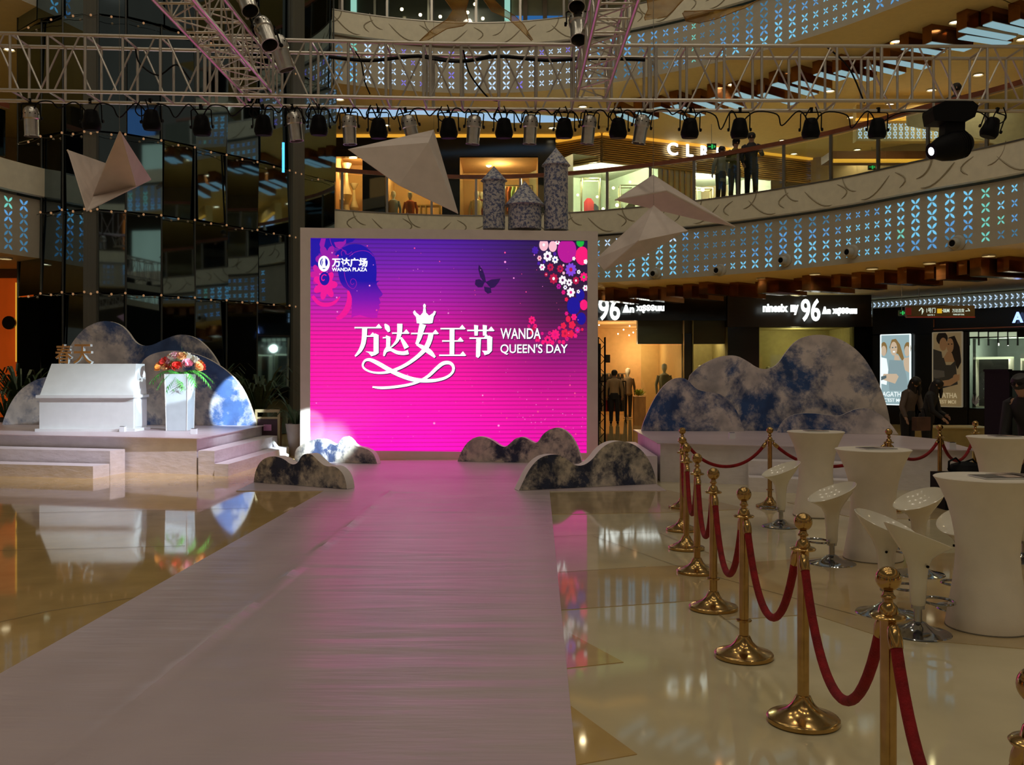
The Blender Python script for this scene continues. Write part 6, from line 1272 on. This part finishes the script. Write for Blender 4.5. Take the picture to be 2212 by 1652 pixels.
# ---------------------------------------------------------------- people
def person(loc, h, rz, label, top_m, leg_m, bend=0.0, arms=None, hair_long=False, glasses=False, coat=False, hat=False, head_down=0.25):
    k = h/1.72; e = empty('person', loc, rz, label, 'person')
    cb, sb = math.cos(bend), math.sin(bend)
    def J(x, y, z):
        if z > 0.95: dz = z-0.95; y, z = y*cb-dz*sb, 0.95+dz*cb+y*sb
        return Vector((x*k, y*k, z*k))
    hd = lambda y, z: J(0, y-math.sin(head_down)*(z-1.50), 1.50+(z-1.50)*math.cos(head_down))
    V, E, Rd = [], [], []
    def add(p, r_, par=None):
        V.append(p); Rd.append(r_*k); 
        if par is not None: E.append((par, len(V)-1))
        return len(V)-1
    pel = add(J(0,0,0.95), 0.10); sp = add(J(0,0,1.15), 0.085, pel); chn = add(J(0,0,1.34), 0.095, sp); nk = add(J(0,0.0,1.47), 0.055, chn)
    h1 = add(hd(-0.01,1.55), 0.068, nk); h2 = add(hd(-0.015,1.63), 0.083, h1); add(hd(0.0,1.69), 0.058, h2)
    for sx in (-1, 1):
        sh = add(J(sx*0.17,0,1.40), 0.058, chn); el, wr = (arms or {}).get(sx, ((sx*0.25,-0.02,1.12),(sx*0.25,-0.14,0.90)))
        a = add(J(*el), 0.040, sh); wv_ = J(*wr); b_ = add(wv_, 0.026, a); dr = (wv_-J(*el)).normalized(); pm = add(wv_+dr*0.055*k, 0.028, b_)
        side = dr.cross(Vector((0,1,0.2))).normalized()
        for q, off in enumerate((-1.5,-0.5,0.5,1.5)):
            f1 = add(wv_+dr*(0.10-0.005*abs(off))*k+side*off*0.017*k, 0.0085, pm); add(wv_+dr*(0.155-0.012*abs(off-0.3))*k+side*off*0.019*k+Vector((0,0,-0.02*k)), 0.0070, f1)
        t1 = add(wv_+dr*0.04*k-side*0.036*k, 0.0095, b_); add(wv_+dr*0.075*k-side*0.052*k, 0.008, t1)
        hp = add(J(sx*0.09,0,0.90), 0.088, pel); kn = add(J(sx*0.10,-0.02,0.49), 0.056, hp); an = add(J(sx*0.105,0.02,0.09), 0.038, kn); add(J(sx*0.12,-0.13,0.035), 0.032, an)
    me = bpy.data.meshes.new('body'); me.from_pydata([tuple(v) for v in V], E, []); me.materials.append(skin_m); o = bpy.data.objects.new('body', me); COL.objects.link(o); o.parent = e
    md = o.modifiers.new('skin', 'SKIN'); md.use_smooth_shade = True
    for i, r_ in enumerate(Rd): me.skin_vertices[0].data[i].radius = (r_, r_); me.skin_vertices[0].data[i].use_root = (i == 0)
    ss = o.modifiers.new('sub', 'SUBSURF'); ss.levels = 1; ss.render_levels = 1
    # clothes
    b = MB(); seg = [(0.88 if not coat else 0.70,0.165,0.12),(1.0,0.160,0.115),(1.12,0.145,0.105),(1.28,0.175,0.125),(1.38,0.185,0.115),(1.44,0.12,0.09),(1.49,0.068,0.065)]
    n = 18
    for z, rx, ry in seg:
        for j in range(n):
            t = 2*math.pi*j/n; b.v.append(tuple(J(rx*math.cos(t), ry*math.sin(t), z)))
    for i in range(len(seg)-1):
        for j in range(n): b.f.append((i*n+j, i*n+(j+1) % n, (i+1)*n+(j+1) % n, (i+1)*n+j)); b.m.append(0)
    for sx in (-1, 1):
        el, wr = (arms or {}).get(sx, ((sx*0.25,-0.02,1.12),(sx*0.25,-0.14,0.90)))
        b.tube([J(sx*0.13,0,1.40), J(sx*0.18,0,1.38), J(*el), J(*wr)], [0.06*k,0.07*k,0.056*k,0.042*k], 10)
    b.build('jacket', top_m, e, smooth=True)
    b = MB(); b.lathe([(0.14*k,0.80*k),(0.155*k,0.92*k),(0.14*k,1.0*k)], 16)
    for sx in (-1, 1): b.tube([J(sx*0.08,0,0.93), J(sx*0.10,-0.015,0.49), J(sx*0.105,0.015,0.08)], [0.10*k,0.072*k,0.058*k], 12)
    b.build('trousers', leg_m, e, smooth=True)
    for sx in (-1, 1): MB().tube([J(sx*0.105,0.05,0.04), J(sx*0.11,-0.05,0.045), J(sx*0.12,-0.18,0.03)], [0.042*k,0.046*k,0.03*k], 8).build('shoe', black, e, smooth=True)
    cen = hd(0.0,1.645); up = (hd(0,1.72)-hd(0,1.60)).normalized(); b = MB(); rmx = up.to_track_quat('Z','Y').to_matrix()
    b.lathe([(0.098*k,-0.02*k),(0.104*k,0.02*k),(0.095*k,0.06*k),(0.065*k,0.095*k),(0.0,0.108*k)], 16, cen+Vector((0,0.018*k,0)), rmx)
    b.lathe([(0.06*k,-0.09*k),(0.088*k,-0.04*k),(0.096*k,0.03*k)], 14, cen+Vector((0,0.04*k,0)), rmx)
    if hair_long: b.tube([cen+Vector((0,0.05*k,0.02*k)), cen+Vector((0,0.09*k,-0.1*k)), cen+Vector((0,0.10*k,-0.27*k)), cen+Vector((0,0.08*k,-0.38*k))], [0.09*k,0.10*k,0.09*k,0.03*k], 10); b.tube([cen+Vector((0.07*k,-0.02*k,0.02*k)), cen+Vector((0.085*k,-0.02*k,-0.15*k)), cen+Vector((0.07*k,-0.02*k,-0.28*k))], [0.03*k,0.04*k,0.02*k], 8)
    b.build('hair', hair_m, e, smooth=True)
    f = lambda x, y, z: cen+rmx @ Vector((x*k, 0, z*k))+Vector((0, y*k, 0))
    b = MB()
    for sx in (-1, 1): b.lathe([(0,-0.008*k),(0.008*k,0),(0,0.008*k)], 8, f(sx*0.03,-0.088,-0.005))
    b.build('eyes', black, e); MB().tube([f(0,-0.088,0.005), f(0,-0.105,-0.032), f(0,-0.090,-0.042)], [0.008*k,0.014*k,0.010*k], 6).build('nose', skin_m, e, smooth=True); MB().tube([f(-0.024,-0.083,-0.062), f(0,-0.089,-0.063), f(0.024,-0.083,-0.062)], 0.006*k, 5).build('mouth', M('lips', (0.3,0.10,0.08), 0.5), e)
    for sx in (-1, 1): MB().lathe([(0.0,-0.022*k),(0.014*k,-0.012*k),(0.018*k,0.008*k),(0,0.022*k)], 8, f(sx*0.088,0.0,-0.02)).build('ear', skin_m, e, smooth=True)
    if glasses:
        b = MB()
        for sx in (-1, 1): b.tube([f(sx*0.034+0.026*math.cos(t), -0.103, -0.005+0.019*math.sin(t)) for t in [i*math.pi/6 for i in range(13)]], 0.0035*k, 5); b.tube([f(sx*0.06,-0.10,0), f(sx*0.09,0.0,-0.01)], 0.003*k, 4)
        b.tube([f(-0.01,-0.104,0), f(0.01,-0.104,0)], 0.003*k, 4); b.build('glasses', black, e)
    if hat: MB().lathe([(0.104*k,0.03*k),(0.106*k,0.05*k),(0.08*k,0.11*k),(0,0.125*k)], 16, cen+Vector((0,0.01*k,0)), rmx).build('cap', black, e, smooth=True)
    return e
ra = {1:((0.26,-0.12,1.16),(0.14,-0.36,1.16)), -1:((-0.26,-0.12,1.16),(-0.14,-0.36,1.16))}
ringw = lambda px, off: ringp(s_of_px(px), off)[0]
vest = M('yellow_green_vest', (0.16,0.15,0.025), 0.8); ga = M('grey_white_coat', (0.28,0.27,0.20), 0.8); dj = M('dark_jacket', (0.012,0.012,0.014), 0.7, var=0.2)
zl2 = ZF+0.1
person((*ringw(1562,0.45), ZF), 1.70, 0.15, 'person in a yellow-green vest leaning on the upper balcony handrail', vest, jeans, 0.12, ra, hat=True)
person((*ringw(1604,0.46), ZF), 1.80, -0.2, 'person in a long dark jacket standing at the upper balcony handrail', dj, jeans, 0.06, {1:((0.26,-0.1,1.16),(0.2,-0.36,1.18)),-1:((-0.24,0.02,1.12),(-0.2,-0.1,0.95))}, coat=True, head_down=0.45)
person((*ringw(1529,0.6), ZF), 1.62, 0.5, 'person in a pale coat behind the balcony post with an arm hanging down', ga, jeans, 0.05, {-1:((-0.32,-0.06,1.12),(-0.42,-0.14,0.90)),1:((0.24,0,1.12),(0.22,-0.1,0.9))}, coat=True)
person((*ringw(2043,0.5), ZF), 1.74, -0.4, 'person behind the moving head lamp whose head shows between truss tubes', dj, jeans, 0.1, ra, head_down=0.5)
person((*XY(1960,17.8), 0), 1.56, 0.5, 'person with a beige-sleeved dark top looking down beside the bright poster', M('beige_dark_top', (0.10,0.07,0.055), 0.8, var=0.5, nscale=2), jeans, 0.22, {1:((0.2,-0.16,1.08),(0.06,-0.34,1.05)),-1:((-0.27,-0.05,1.1),(-0.30,-0.2,0.88))}, hair_long=True, head_down=0.5)
person((*XY(2001,17.0), 0), 1.53, 0.9, 'person in black with long dark hair right of the one in beige sleeves', dj, jeans, 0.25, {1:((0.2,-0.16,1.08),(0.06,-0.34,1.05)),-1:((-0.22,-0.14,1.1),(-0.16,-0.34,0.92))}, hair_long=True, coat=True, head_down=0.5)
person((*XY(2234,10.3), 0), 1.66, -0.9, 'person in black with glasses leaning forward at the right edge', dj, jeans, 0.5, {1:((0.22,-0.2,1.1),(0.1,-0.4,1.0)),-1:((-0.22,-0.2,1.1),(-0.1,-0.4,1.0))}, glasses=True, head_down=0.1)
person((*XY(1327,30.3), 0), 1.70, 3.0, 'person in a tan coat beside the coat rail at the shop entrance', MATS['tan_coat'], jeans, 0.05, None)
wp = empty('shopping_bag', (*XY(1990,16.7), 0.62), 0.3, 'brown patterned bag held low by the person in black', 'bag'); MB().box((0,0,0.1), (0.3,0.12,0.24)).build('bag_body', M('brown_bag', (0.10,0.045,0.03), 0.7, var=0.3), wp); MB().tube([(-0.1,0,0.22),(-0.06,0,0.36),(0.06,0,0.36),(0.1,0,0.22)], 0.008, 6).build('handle', black, wp)
# round wall spotlights on the lower lattice panel
nz_ = M('nozzle_grey', (0.45,0.42,0.34), 0.5)
for i, (px, py, lb) in enumerate(((1414,590,'leftmost'),(1552,583,'second'),(1692,561,'third'),(1840,543,'fourth'),(2061,524,'rightmost'))):
    p, n = ringp(s_of_px(px), 0.05); zc_ = CH+(HY-py)*p.y/FPX; e = empty('air_nozzle', (p.x, p.y, zc_), math.atan2(n.y, n.x)-math.pi/2, '%s round air nozzle on the lower lattice panel' % lb, 'vent', 'air nozzles')
    rx = Matrix.Rotation(R(90), 3, 'X'); MB().lathe([(0.16,-0.10),(0.17,-0.06),(0.15,-0.03),(0.12,-0.02)], 22, (0,0,0), rx).build('flange', nz_, e, smooth=True)
    MB().lathe([(0.12,-0.06),(0.11,0.10),(0.085,0.13),(0.07,0.12),(0.07,0.03)], 22, (-0.03,0,-0.02), rx).build('nozzle', nz_, e, smooth=True); MB().lathe([(0.0,0.10),(0.07,0.11)], 16, (-0.03,0,-0.02), rx).build('dark_bore', black, e)
bpy.context.view_layer.update()
